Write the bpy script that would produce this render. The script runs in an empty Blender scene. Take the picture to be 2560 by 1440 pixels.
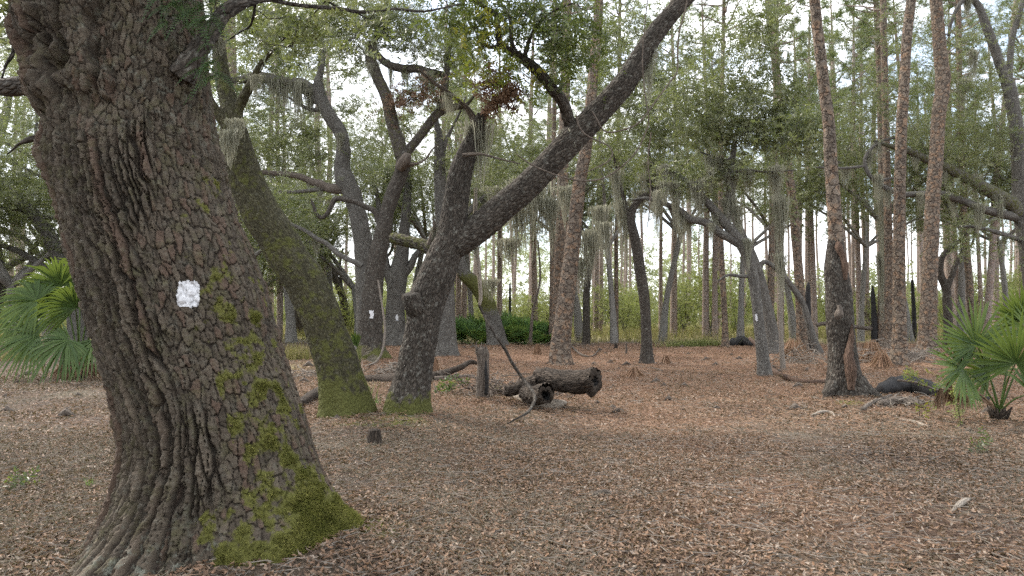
import bpy, math, random
import numpy as np
from mathutils import Vector, Matrix

# ------------------------------------------------------------------ scene, camera, world, sun
S = bpy.context.scene
COL = S.collection
F = 1707.0                 # focal length in pixels of the 2560 px wide photograph
CH = 1.55                  # eye height
PITCH = math.atan(70 / F)

cam = bpy.data.cameras.new('camera')
cam.lens = 24.0
cam.sensor_width = 36.0
cam.clip_end = 3000
cam.clip_start = 0.05
camo = bpy.data.objects.new('camera', cam)
COL.objects.link(camo)
camo.location = (0, 0, CH)
camo.rotation_euler = (math.pi / 2 + PITCH, 0, 0)
S.camera = camo

SUN_DIR = Vector((-0.55, 0.42, 0.72)).normalized()
W = bpy.data.worlds.new('World')
S.world = W
W.use_nodes = True
wn, wl = W.node_tree.nodes, W.node_tree.links
wn.clear()
wo = wn.new('ShaderNodeOutputWorld')
bg = wn.new('ShaderNodeBackground')
bg.inputs['Strength'].default_value = 0.12
sky = wn.new('ShaderNodeTexSky')
sky.sky_type = 'NISHITA'
sky.sun_disc = False
sky.sun_elevation = math.asin(SUN_DIR.z)
sky.sun_rotation = math.atan2(SUN_DIR.x, SUN_DIR.y)
sky.dust_density = 2.0
tc = wn.new('ShaderNodeTexCoord')
mp = wn.new('ShaderNodeMapping')
mp.inputs['Scale'].default_value = (1.6, 1.6, 3.6)
cn = wn.new('ShaderNodeTexNoise')
cn.inputs['Scale'].default_value = 1.7
cn.inputs['Detail'].default_value = 7
cn.inputs['Roughness'].default_value = 0.55
cr = wn.new('ShaderNodeValToRGB')
cr.color_ramp.elements[0].position = 0.40
cr.color_ramp.elements[0].color = (.22, .22, .22, 1)
cr.color_ramp.elements[1].position = 0.55
mx = wn.new('ShaderNodeMixRGB')
mx.inputs['Color2'].default_value = (8.2, 8.35, 8.6, 1)
wl.new(tc.outputs['Generated'], mp.inputs['Vector'])
wl.new(mp.outputs['Vector'], cn.inputs['Vector'])
wl.new(cn.outputs['Fac'], cr.inputs['Fac'])
wl.new(cr.outputs['Color'], mx.inputs['Fac'])
wl.new(sky.outputs['Color'], mx.inputs['Color1'])
wl.new(mx.outputs['Color'], bg.inputs['Color'])
wl.new(bg.outputs['Background'], wo.inputs['Surface'])

sun = bpy.data.lights.new('sun', 'SUN')
sun.energy = 2.0
sun.angle = math.radians(16)
sun.color = (1.0, 0.93, 0.83)
suno = bpy.data.objects.new('sun', sun)
COL.objects.link(suno)
suno.location = (-20, 10, 40)
suno.rotation_euler = SUN_DIR.to_track_quat('Z', 'Y').to_euler()

S.view_settings.view_transform = 'Standard'
S.view_settings.look = 'None'
S.view_settings.gamma = 1.0
S.view_settings.exposure = 1.62
try:
    c = S.cycles
    c.max_bounces = 6
    c.diffuse_bounces = 3
    c.glossy_bounces = 2
    c.transmission_bounces = 3
    c.use_denoising = False
    c.use_adaptive_sampling = True
    c.adaptive_threshold = 0.02
    c.sample_clamp_indirect = 6
    c.caustics_reflective = False
    c.caustics_refractive = False
except Exception:
    pass

R = np.random.default_rng(11)

# ------------------------------------------------------------------ projection helpers
CP, SP = math.cos(PITCH), math.sin(PITCH)


def ray(px, py):
    xr, yr = (px - 1280) / F, (720 - py) / F
    return np.array([xr, CP - yr * SP, SP + yr * CP])


def P(px, py, d):                       # world point seen at that pixel, d metres ahead
    r = ray(px, py)
    t = d / r[1]
    return np.array([r[0] * t, d, CH + r[2] * t])


def gdepth(px, py):
    r = ray(px, py)
    t = -CH / r[2]
    return r[1] * t


def pxm(w, d):
    return w * d / F


# ------------------------------------------------------------------ noise
def _h(ix, iy, iz, seed):
    h = (ix.astype(np.int64) * 374761393 + iy.astype(np.int64) * 668265263 + iz.astype(np.int64) * 1274126177 + seed * 974711) & 0xFFFFFFFF
    h = ((h ^ (h >> 13)) * 1274126177) & 0xFFFFFFFF
    h = ((h ^ (h >> 16)) * 2246822519) & 0xFFFFFFFF
    h = h ^ (h >> 13)
    return (h & 0xFFFFFF) / float(0x1000000)


def vnoise(p, seed=0):
    p = np.asarray(p, float)
    i = np.floor(p).astype(np.int64)
    f = p - i
    u = f * f * (3 - 2 * f)
    out = 0
    for a in (0, 1):
        wa = u[:, 0] if a else 1 - u[:, 0]
        for b in (0, 1):
            wb = u[:, 1] if b else 1 - u[:, 1]
            for c_ in (0, 1):
                wc = u[:, 2] if c_ else 1 - u[:, 2]
                out = out + wa * wb * wc * _h(i[:, 0] + a, i[:, 1] + b, i[:, 2] + c_, seed)
    return out * 2 - 1


def fbm(p, seed=0, oct=3):
    p = np.asarray(p, float)
    o, a, s = 0, 1.0, 0
    for k in range(oct):
        o = o + a * vnoise(p * (2.03 ** k), seed + k * 7)
        s += a
        a *= 0.5
    return o / s


def voro(a, v, na, seed):
    """cells in (a, v), periodic in a with na staggered columns: border distance 0..1 and a random number per cell"""
    ia = np.floor(a).astype(np.int64)
    f1 = np.full(a.shape, 9.0)
    f2 = f1.copy()
    rid = np.zeros(a.shape)
    for da in (-1, 0, 1):
        ca = ia + da
        w = np.mod(ca, na)
        z = np.zeros_like(w)
        off = _h(w, z, z + 5, seed)
        iv = np.floor(v + off).astype(np.int64)
        for dv in (-1, 0, 1):
            cv = iv + dv
            jx = ca + 0.5 + (_h(w, cv, z, seed) - 0.5) * 0.8
            jy = cv + 0.5 - off + (_h(w, cv, z + 1, seed) - 0.5) * 0.8
            d = np.hypot(a - jx, v - jy)
            r = _h(w, cv, z + 2, seed)
            near = d < f1
            f2 = np.where(near, f1, np.minimum(f2, d))
            rid = np.where(near, r, rid)
            f1 = np.where(near, d, f1)
    return np.clip(f2 - f1, 0, 1), rid


def sstep(a, b, x):
    t = np.clip((x - a) / (b - a), 0, 1)
    return t * t * (3 - 2 * t)


def gz(x, y):
    x = np.atleast_1d(np.asarray(x, float))
    y = np.atleast_1d(np.asarray(y, float))
    z0 = np.zeros_like(x)
    h = 0.07 * vnoise(np.stack([x * .35, y * .35, z0], 1), 3) + 0.025 * vnoise(np.stack([x * 1.3, y * 1.3, z0], 1), 4)
    h = h + 0.14 * np.exp(-(((x + 1.9) / 1.4) ** 2 + ((y - 4.8) / 1.3) ** 2))
    h = h + 0.10 * np.exp(-(((x + 1.9) / 1.3) ** 2 + ((y - 10.3) / 0.8) ** 2))
    for mx_, my_, mr, mh in MOUNDS:
        k = (np.abs(x - mx_) < 3 * mr) & (np.abs(y - my_) < 3 * mr)
        if k.any():
            h[k] += mh * np.exp(-((x[k] - mx_) ** 2 + (y[k] - my_) ** 2) / mr ** 2)
    h = h - 0.05 * np.exp(-((x - 1.6 - 0.05 * y) / 1.3) ** 2) * sstep(2, 5, y)
    return h


MOUNDS = []


def gz1(x, y):
    return float(gz(x, y)[0])


for px_, py_, w_ in ((930, 906, 60), (922, 890, 54), (988, 864, 54), (1112, 893, 58), (1244, 866, 46), (1617, 908, 32), (1913, 948, 38), (1934, 888, 38), (1404, 916, 54), (1396, 874, 36), (2114, 998, 90),
                    (2244, 924, 40), (2318, 890, 44), (2006, 884, 30), (2500, 1066, 60), (1206, 1004, 40)):
    d_ = gdepth(px_, py_)
    MOUNDS.append((P(px_, py_, d_)[0], d_, max(.35, pxm(w_, d_) * 1.2), .09))


# ------------------------------------------------------------------ mesh + object helpers
def mesh(name, V, faces, mats, parent=None, loc=None, uv=None, attrs=None, smooth=True, mat_idx=None):
    """faces: list of int arrays (n,k).  V in world coordinates when parent/loc is given (made local here)."""
    V = np.asarray(V, float)
    o_loc = np.zeros(3)
    if parent is not None:
        V = V - np.array(parent.location)
    elif loc is not None:
        o_loc = np.asarray(loc, float)
        V = V - o_loc
    faces = [np.asarray(f, np.int64) for f in faces if len(f)]
    me = bpy.data.meshes.new(name)
    me.vertices.add(len(V))
    me.vertices.foreach_set('co', V.astype(np.float32).ravel())
    loops = np.concatenate([f.ravel() for f in faces])
    tot = np.concatenate([np.full(len(f), f.shape[1]) for f in faces])
    st = np.concatenate([[0], np.cumsum(tot)[:-1]])
    me.loops.add(len(loops))
    me.loops.foreach_set('vertex_index', loops.astype(np.int32))
    me.polygons.add(len(tot))
    me.polygons.foreach_set('loop_start', st.astype(np.int32))
    me.polygons.foreach_set('loop_total', tot.astype(np.int32))
    me.polygons.foreach_set('use_smooth', np.full(len(tot), smooth, bool))
    if not isinstance(mats, (list, tuple)):
        mats = [mats]
    for m in mats:
        me.materials.append(m)
    if mat_idx is not None:
        me.polygons.foreach_set('material_index', np.asarray(mat_idx, np.int32))
    if uv is not None:
        l = me.uv_layers.new(name='uv')
        l.data.foreach_set('uv', np.asarray(uv, np.float32).ravel())
    for k, a in (attrs or {}).items():
        at = me.attributes.new(k, 'FLOAT', 'POINT')
        at.data.foreach_set('value', np.asarray(a, np.float32).ravel())
    me.update()
    ob = bpy.data.objects.new(name, me)
    COL.objects.link(ob)
    if parent is not None:
        ob.parent = parent
    else:
        ob.location = o_loc
    return ob


def tag(o, label=None, cat=None, group=None, kind=None):
    if label:
        o['label'] = label
    if cat:
        o['category'] = cat
    if group:
        o['group'] = group
    if kind:
        o['kind'] = kind
    return o


def thing(name, label, cat, loc, group=None):
    o = bpy.data.objects.new(name, None)
    o.empty_display_size = 0.2
    COL.objects.link(o)
    o.location = [float(v) for v in loc]
    return tag(o, label, cat, group)


def dup(root, loc, rz=0.0, scale=1.0, label=None, group=None):
    r = root.copy()
    COL.objects.link(r)
    r.location = [float(v) for v in loc]
    r.rotation_euler = (0, 0, rz)
    r.scale = (scale,) * 3 if np.isscalar(scale) else scale
    if label:
        r['label'] = label
    if group:
        r['group'] = group
    for ch in list(root.children):
        c_ = ch.copy()
        COL.objects.link(c_)
        c_.parent = r
        for g in list(ch.children):
            d = g.copy()
            COL.objects.link(d)
            d.parent = c_
    return r


class Buf:
    """collects pieces of one mesh"""
    def __init__(s):
        s.v, s.f, s.uv, s.mi, s.at = [], [], [], [], {}
        s.n = 0

    def add(s, V, F_, uv=None, mi=0, **at):
        s.v.append(V)
        for f in (F_ if isinstance(F_, list) else [F_]):
            if len(f):
                s.f.append(np.asarray(f, np.int64) + s.n)
                s.mi.append(np.full(len(f), mi))
        if uv is not None:
            s.uv.append(uv)
        for k, a in at.items():
            s.at.setdefault(k, []).append(np.broadcast_to(np.asarray(a, float), (len(V),)))
        s.n += len(V)

    def build(s, name, mats, parent=None, loc=None, smooth=True):
        uv = np.concatenate(s.uv) if s.uv and sum(len(u) for u in s.uv) == sum(f.size for f in s.f) else None
        at = {k: np.concatenate(a) for k, a in s.at.items()}
        at = {k: a for k, a in at.items() if len(a) == s.n}
        return mesh(name, np.concatenate(s.v), s.f, mats, parent, loc, uv, at, smooth, np.concatenate(s.mi))


# ------------------------------------------------------------------ tubes
def smooth_path(pts, rad, step):
    pts, rad = np.asarray(pts, float), np.asarray(rad, float)
    if len(pts) == 2:
        pts = np.stack([pts[0], (pts[0] + pts[1]) / 2, pts[1]])
        rad = np.array([rad[0], rad.mean(), rad[1]])
    q = np.vstack([2 * pts[0] - pts[1], pts, 2 * pts[-1] - pts[-2]])
    out, ro = [], []
    for i in range(len(pts) - 1):
        p0, p1, p2, p3 = q[i:i + 4]
        n = max(2, int(np.linalg.norm(p2 - p1) / step))
        t = np.linspace(0, 1, n, endpoint=False)[:, None]
        out.append(0.5 * (2 * p1 + (p2 - p0) * t + (2 * p0 - 5 * p1 + 4 * p2 - p3) * t ** 2 + (3 * p1 - p0 - 3 * p2 + p3) * t ** 3))
        ts = t[:, 0]
        ts = ts * ts * (3 - 2 * ts) * .5 + ts * .5
        ro.append(rad[i] * (1 - ts) + rad[i + 1] * ts)
    out.append(pts[-1:])
    ro.append(rad[-1:])
    return np.vstack(out), np.concatenate(ro)


def frames(Q):
    T = np.gradient(Q, axis=0)
    T /= np.linalg.norm(T, axis=1)[:, None] + 1e-9
    N = np.zeros_like(Q)
    n = np.array([0, 1.0, 0])
    if abs(T[0] @ n) > 0.9:
        n = np.array([0, 0, 1.0])
    for i in range(len(Q)):
        n = n - T[i] * (T[i] @ n)
        n /= np.linalg.norm(n) + 1e-9
        N[i] = n
    return T, N, np.cross(T, N)


def tube(Q, rad, nseg, disp=None, cap0=False, cap1=True):
    """Q,rad already resampled.  disp(theta, s, centre points, r) -> radial factor array"""
    n = len(Q)
    T, N, B = frames(Q)
    th = np.arange(nseg) / nseg * 2 * math.pi
    s = np.concatenate([[0], np.cumsum(np.linalg.norm(np.diff(Q, axis=0), axis=1))])
    D = np.cos(th)[None, :, None] * N[:, None, :] + np.sin(th)[None, :, None] * B[:, None, :]
    r = np.repeat(rad[:, None], nseg, 1)
    if disp is not None:
        r = disp(np.repeat(th[None], n, 0), np.repeat(s[:, None], nseg, 1), Q[:, None, :] + D * r[..., None], r)
    V = (Q[:, None, :] + D * r[..., None]).reshape(-1, 3)
    i, j = np.meshgrid(np.arange(n - 1), np.arange(nseg), indexing='ij')
    j2 = (j + 1) % nseg
    Fq = np.stack([i * nseg + j, i * nseg + j2, (i + 1) * nseg + j2, (i + 1) * nseg + j], -1).reshape(-1, 4)
    rm = max(rad.mean(), 0.02)
    u0, u1 = j / nseg * 2 * math.pi * rm, (j + 1) / nseg * 2 * math.pi * rm
    uv = np.stack([np.stack([u0, s[i]], -1), np.stack([u1, s[i]], -1), np.stack([u1, s[i + 1]], -1), np.stack([u0, s[i + 1]], -1)], -2).reshape(-1, 2)
    faces, uvs = [Fq], [uv]
    for on, k, base in ((cap0, 0, Q[0]), (cap1, n - 1, Q[-1])):
        if on:
            V = np.vstack([V, base[None]])
            c_ = len(V) - 1
            jj = np.arange(nseg)
            a, b = k * nseg + jj, k * nseg + (jj + 1) % nseg
            f = np.stack([b, a, np.full(nseg, c_)], 1) if k == 0 else np.stack([a, b, np.full(nseg, c_)], 1)
            faces.append(f)
            rr = rad[k]
            uvs.append(np.stack([np.stack([np.cos(jj), np.sin(jj)], 1) * rr, np.stack([np.cos(jj + 1), np.sin(jj + 1)], 1) * rr, np.zeros((nseg, 2))], 1).reshape(-1, 2))
    return V, faces, np.concatenate(uvs)


def rough_disp(amp=0.06, seed=0, bark=0.0, w=0.05, aspect=3.0, freq=3.0):
    def d(th, s, X, r):
        p = X.reshape(-1, 3)
        k = 1 + amp * fbm(p * freq, seed, 2).reshape(r.shape)
        out = r * k
        if bark > 0:
            na = max(6, int(round(2 * math.pi * r.mean() / w)))
            wob = fbm(p * np.array([5, 5, 3.]), seed + 5, 2).reshape(r.shape)
            e, _ = voro((th / (2 * math.pi) * na + wob * .5).ravel(), (s / (w * aspect) + wob * .6).ravel(), na, seed + 9)
            out = out + bark * (sstep(0.02, 0.4, e).reshape(r.shape) - 0.7)
        return out
    return d


# ------------------------------------------------------------------ materials
class NT:
    def __init__(s, name):
        s.m = bpy.data.materials.new(name)
        s.m.use_nodes = True
        s.t = s.m.node_tree
        s.t.nodes.clear()
        s.out = s.t.nodes.new('ShaderNodeOutputMaterial')

    def n(s, typ, ins=None, **props):
        x = s.t.nodes.new('ShaderNode' + typ)
        for k, v in props.items():
            setattr(x, k, v)
        for k, v in (ins or {}).items():
            if isinstance(v, bpy.types.NodeSocket):
                s.t.links.new(v, x.inputs[k])
            else:
                if isinstance(v, tuple) and len(v) == 3 and x.inputs[k].type == 'RGBA':
                    v = v + (1,)
                x.inputs[k].default_value = v
        return x

    def mix(s, fac, a, b, blend='MIX'):
        return s.n('MixRGB', {'Fac': fac, 'Color1': a, 'Color2': b}, blend_type=blend).outputs['Color']

    def math(s, op, a, b=0.0, clamp=False):
        return s.n('Math', {0: a, 1: b}, operation=op, use_clamp=clamp).outputs[0]

    def noise(s, vec, scale, detail=3, rough=.55):
        return s.n('TexNoise', {'Vector': vec, 'Scale': scale, 'Detail': detail, 'Roughness': rough}).outputs['Fac']

    def ramp(s, fac, stops):
        x = s.n('ValToRGB', {'Fac': fac})
        el = x.color_ramp.elements
        while len(el) < len(stops):
            el.new(0.5)
        for e, (p, c_) in zip(el, stops):
            e.position = p
            e.color = (c_, c_, c_, 1) if np.isscalar(c_) else tuple(c_) + (1,)
        return x.outputs['Color']

    def finish(s, shader):
        s.t.links.new(shader, s.out.inputs['Surface'])
        return s.m


def bark_mat(name, dark, light, w=0.05, aspect=3.0, moss=(0.070, 0.072, 0.020), lichen=0.35, lich_col=(0.30, 0.30, 0.26), tint=None,
             bump=0.012, crack=0.25, crackcol=None, edge=0.22, cellw=0.45):
    t = NT(name)
    obj = t.n('TexCoord').outputs['Object']
    uv = t.n('UVMap', uv_map='uv').outputs['UV']
    warp = t.n('TexNoise', {'Vector': uv, 'Scale': 9.0, 'Detail': 2}).outputs['Color']
    wv = t.n('VectorMath', {0: warp, 1: (0.5, 0.5, 0.5)}, operation='SUBTRACT').outputs[0]
    wv = t.n('VectorMath', {0: wv, 3: w * 2.2}, operation='SCALE').outputs[0]
    uvw = t.n('VectorMath', {0: uv, 1: wv}, operation='ADD').outputs[0]
    sc = t.n('VectorMath', {0: uvw, 1: (1 / w, 1 / (w * aspect), 1)}, operation='MULTIPLY').outputs[0]
    ed = t.n('TexVoronoi', {'Vector': sc, 'Scale': 1.0}, feature='DISTANCE_TO_EDGE', voronoi_dimensions='2D').outputs['Distance']
    cell = t.n('TexVoronoi', {'Vector': sc, 'Scale': 1.0}, feature='F1', voronoi_dimensions='2D').outputs['Color']
    cellv = t.n('SeparateColor', {0: cell}).outputs[0]
    plate = t.ramp(ed, [(0.0, 0.0), (edge, 1.0)])
    n1 = t.noise(obj, 2.2, 4)
    n2 = t.noise(obj, 28.0, 5, .65)
    n3 = t.noise(obj, 90.0, 3, .6)
    f = t.math('MULTIPLY', cellv, cellw)
    f = t.math('ADD', f, t.math('MULTIPLY', n2, 1.2 - cellw))
    f = t.math('ADD', f, t.math('MULTIPLY', t.math('SUBTRACT', n1, 0.5), 0.5))
    f = t.math('SUBTRACT', f, 0.12, True)
    colr = t.mix(f, dark, light)
    if tint:
        colr = t.mix(t.ramp(t.noise(obj, 6.0, 3), [(0.5, 0.0), (0.66, 0.75)]), colr, tint)
    cc = crackcol or tuple(d * 0.6 for d in dark)
    colr = t.mix(t.math('MULTIPLY', t.math('SUBTRACT', 1.0, plate), crack, True), colr, cc)
    lm = t.ramp(t.noise(obj, 14.0, 6, .7), [(0.60 - 0.12 * lichen, 0.0), (0.70, 1.0)])
    colr = t.mix(t.math('MULTIPLY', lm, lichen), colr, lich_col)
    ma = t.n('Attribute', attribute_name='moss').outputs['Fac']
    mn = t.noise(obj, 11.0, 5, .65)
    mm = t.ramp(t.math('ADD', t.math('MULTIPLY', ma, 1.15), t.math('MULTIPLY', t.math('SUBTRACT', mn, 0.5), 1.5)), [(0.42, 0.0), (0.66, 1.0)])
    mcol = t.mix(n2, tuple(v * .55 for v in moss), tuple(v * 1.7 for v in moss))
    colr = t.mix(mm, colr, mcol)
    hgt = t.math('ADD', plate, t.math('MULTIPLY', n2, 0.5))
    hgt = t.math('ADD', hgt, t.math('MULTIPLY', n3, 0.25))
    hgt = t.math('ADD', hgt, t.math('MULTIPLY', mm, t.math('MULTIPLY', n3, 0.5)))
    bp = t.n('Bump', {'Strength': 0.9, 'Distance': bump, 'Height': hgt}).outputs[0]
    b = t.n('BsdfPrincipled', {'Base Color': colr, 'Roughness': 0.9, 'Normal': bp, 'Specular IOR Level': 0.25})
    return t.finish(b.outputs[0])


def leaf_mat(name, cols, trans=0.35, rough=0.42, spec=0.5, glow=True):
    t = NT(name)
    v = t.n('Attribute', attribute_name='var').outputs['Fac']
    k = len(cols)
    colr = t.ramp(v, [(i / max(1, k - 1), c_) for i, c_ in enumerate(cols)])
    b = t.n('BsdfPrincipled', {'Base Color': colr, 'Roughness': rough, 'Specular IOR Level': spec}).outputs[0]
    tl = t.n('BsdfTranslucent', {'Color': t.mix(0.6, colr, (0.16, 0.20, 0.03)) if glow else colr}).outputs[0]
    return t.finish(t.n('MixShader', {'Fac': trans, 1: b, 2: tl}).outputs[0])


def plain_mat(name, c1, c2, scale=20, rough=0.9, bump=0.01, detail=5, stretch=None):
    t = NT(name)
    o = t.n('TexCoord').outputs['Object']
    if stretch:
        o = t.n('VectorMath', {0: o, 1: stretch}, operation='MULTIPLY').outputs[0]
    n = t.noise(o, scale, detail, .65)
    c_ = t.mix(t.ramp(n, [(0.32, 0.0), (0.68, 1.0)]), c1, c2)
    bp = t.n('Bump', {'Strength': 0.8, 'Distance': bump, 'Height': n}).outputs[0]
    return t.finish(t.n('BsdfPrincipled', {'Base Color': c_, 'Roughness': rough, 'Normal': bp, 'Specular IOR Level': 0.25}).outputs[0])


M = {}
M['oak'] = bark_mat('oak_bark', (0.024, 0.0195, 0.0155), (0.115, 0.097, 0.079), 0.030, 3.4, lichen=0.5, bump=0.016, crack=.6, edge=.3)
M['oak_grey'] = bark_mat('grey_oak_bark', (0.050, 0.045, 0.039), (0.19, 0.178, 0.158), 0.030, 3.2, lichen=0.5, bump=0.014, crack=.5, edge=.3)
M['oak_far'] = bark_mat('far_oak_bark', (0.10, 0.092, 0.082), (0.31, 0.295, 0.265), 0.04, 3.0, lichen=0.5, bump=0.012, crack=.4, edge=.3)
M['oak_moss'] = bark_mat('mossy_oak_bark', (0.024, 0.022, 0.012), (0.100, 0.090, 0.050), 0.024, 3.0, lichen=0.4, lich_col=(0.20, 0.20, 0.15), bump=0.012, crack=.5, edge=.35)
M['pine'] = bark_mat('pine_bark', (0.060, 0.047, 0.037), (0.235, 0.188, 0.142), 0.125, 1.7, lichen=0.4, lich_col=(0.33, 0.30, 0.27),
                     tint=(0.255, 0.155, 0.092), bump=0.04, crack=0.7, crackcol=(0.045, 0.033, 0.028), edge=0.15, cellw=.4)
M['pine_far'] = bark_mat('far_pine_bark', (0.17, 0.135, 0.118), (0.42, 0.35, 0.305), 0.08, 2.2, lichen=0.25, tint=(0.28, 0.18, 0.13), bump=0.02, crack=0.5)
M['dead'] = bark_mat('dead_wood', (0.060, 0.046, 0.036), (0.20, 0.168, 0.138), 0.02, 14.0, lichen=0.2, bump=0.01, crack=0.6)
M['rotten'] = bark_mat('rotten_wood', (0.022, 0.017, 0.013), (0.095, 0.072, 0.054), 0.03, 5.0, lichen=0.15, bump=0.02, crack=0.6)
M['pale'] = bark_mat('bleached_wood', (0.17, 0.14, 0.11), (0.38, 0.33, 0.27), 0.015, 18.0, lichen=0.1, bump=0.006, crack=0.5)
M['char_hollow'] = plain_mat('char_and_hollow_shade', (0.006, 0.006, 0.006), (0.03, 0.028, 0.027), 30, 0.75, 0.02)  # black of burnt wood, also stands in for shade inside hollow logs
M['red_wood'] = bark_mat('torn_red_wood', (0.065, 0.040, 0.028), (0.185, 0.12, 0.085), 0.02, 12.0, lichen=0.1, bump=0.015, crack=0.6)
M['bark_moss'] = leaf_mat('bark_moss', [(0.035, 0.04, 0.010), (0.11, 0.11, 0.026), (0.21, 0.20, 0.055), (0.30, 0.275, 0.10)], .3, .8, .15)
M['paint'] = plain_mat('white_paint', (0.40, 0.40, 0.405), (0.66, 0.66, 0.67), 60, 0.7, 0.003)
OAK_COLS = [(0.065, 0.082, 0.042), (0.120, 0.138, 0.072), (0.18, 0.192, 0.108), (0.265, 0.265, 0.17)]
M['leaf'] = leaf_mat('oak_leaf', OAK_COLS, 0.46, 0.34)
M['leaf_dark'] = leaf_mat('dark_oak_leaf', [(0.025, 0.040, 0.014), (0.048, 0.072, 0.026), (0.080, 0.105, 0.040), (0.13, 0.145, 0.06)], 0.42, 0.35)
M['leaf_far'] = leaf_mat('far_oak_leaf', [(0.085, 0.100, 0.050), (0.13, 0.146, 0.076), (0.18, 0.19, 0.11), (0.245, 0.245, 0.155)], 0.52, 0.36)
M['leaf_hazed'] = leaf_mat('hazed_distant_leaf', [(0.16, 0.18, 0.10), (0.22, 0.24, 0.14), (0.28, 0.295, 0.18), (0.34, 0.34, 0.23)], 0.55, 0.5, 0.3)  # far wood's haze put into the leaf colours as paler greens
M['leaf_yel'] = leaf_mat('yellow_green_leaf', [(0.06, 0.10, 0.012), (0.13, 0.17, 0.02), (0.22, 0.22, 0.025), (0.28, 0.22, 0.02)], 0.5, 0.5)
M['leaf_dead'] = leaf_mat('dead_brown_leaf', [(0.09, 0.055, 0.034), (0.16, 0.10, 0.064), (0.23, 0.155, 0.105)], 0.25, 0.7, 0.2, False)
M['shrub'] = leaf_mat('shrub_leaf', [(0.12, 0.145, 0.05), (0.20, 0.225, 0.08), (0.28, 0.295, 0.125), (0.34, 0.33, 0.17)], 0.58, 0.5, 0.3)
M['needle'] = leaf_mat('pine_needle', [(0.07, 0.10, 0.04), (0.12, 0.16, 0.065), (0.17, 0.205, 0.095)], 0.35, 0.5, 0.3)
M['palm'] = leaf_mat('palmetto_leaf', [(0.030, 0.062, 0.013), (0.058, 0.100, 0.022), (0.105, 0.15, 0.042)], 0.36, 0.48, 0.3)
M['saw'] = leaf_mat('saw_palmetto_leaf', [(0.05, 0.11, 0.03), (0.10, 0.19, 0.055), (0.17, 0.26, 0.09)], 0.45, 0.45, 0.4)
M['palm_dead'] = leaf_mat('dead_palmetto_leaf', [(0.12, 0.07, 0.04), (0.22, 0.14, 0.09), (0.32, 0.23, 0.15)], 0.2, 0.7, 0.2, False)
M['moss'] = leaf_mat('spanish_moss', [(0.19, 0.19, 0.14), (0.29, 0.285, 0.215), (0.40, 0.39, 0.31)], 0.5, 0.85, 0.1, False)
M['fern'] = leaf_mat('fern_leaf', [(0.014, 0.040, 0.008), (0.030, 0.068, 0.014), (0.06, 0.10, 0.022)], 0.4, 0.5)
M['litter'] = leaf_mat('fallen_leaf', [(0.045, 0.028, 0.019), (0.100, 0.062, 0.040), (0.172, 0.111, 0.073), (0.23, 0.134, 0.079), (0.235, 0.172, 0.126), (0.33, 0.265, 0.21)], 0.08, 0.62, 0.35)
M['straw'] = leaf_mat('pine_straw', [(0.12, 0.062, 0.036), (0.20, 0.112, 0.066), (0.27, 0.17, 0.108), (0.34, 0.24, 0.165)], 0.08, 0.7, 0.25)
M['grass'] = leaf_mat('dry_grass', [(0.10, 0.12, 0.03), (0.20, 0.19, 0.07), (0.33, 0.26, 0.14), (0.40, 0.33, 0.20)], 0.4, 0.7, 0.2)
M['greygrass'] = leaf_mat('grey_twig_moss', [(0.10, 0.083, 0.062), (0.18, 0.158, 0.12), (0.27, 0.24, 0.19)], 0.2, 0.8, 0.2)
M['twig'] = plain_mat('twig_bark', (0.05, 0.038, 0.030), (0.16, 0.13, 0.105), 30, 0.9, 0.003)
M['twig_grey'] = plain_mat('grey_twig_bark', (0.09, 0.075, 0.062), (0.24, 0.21, 0.175), 30, 0.9, 0.003)


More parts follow.
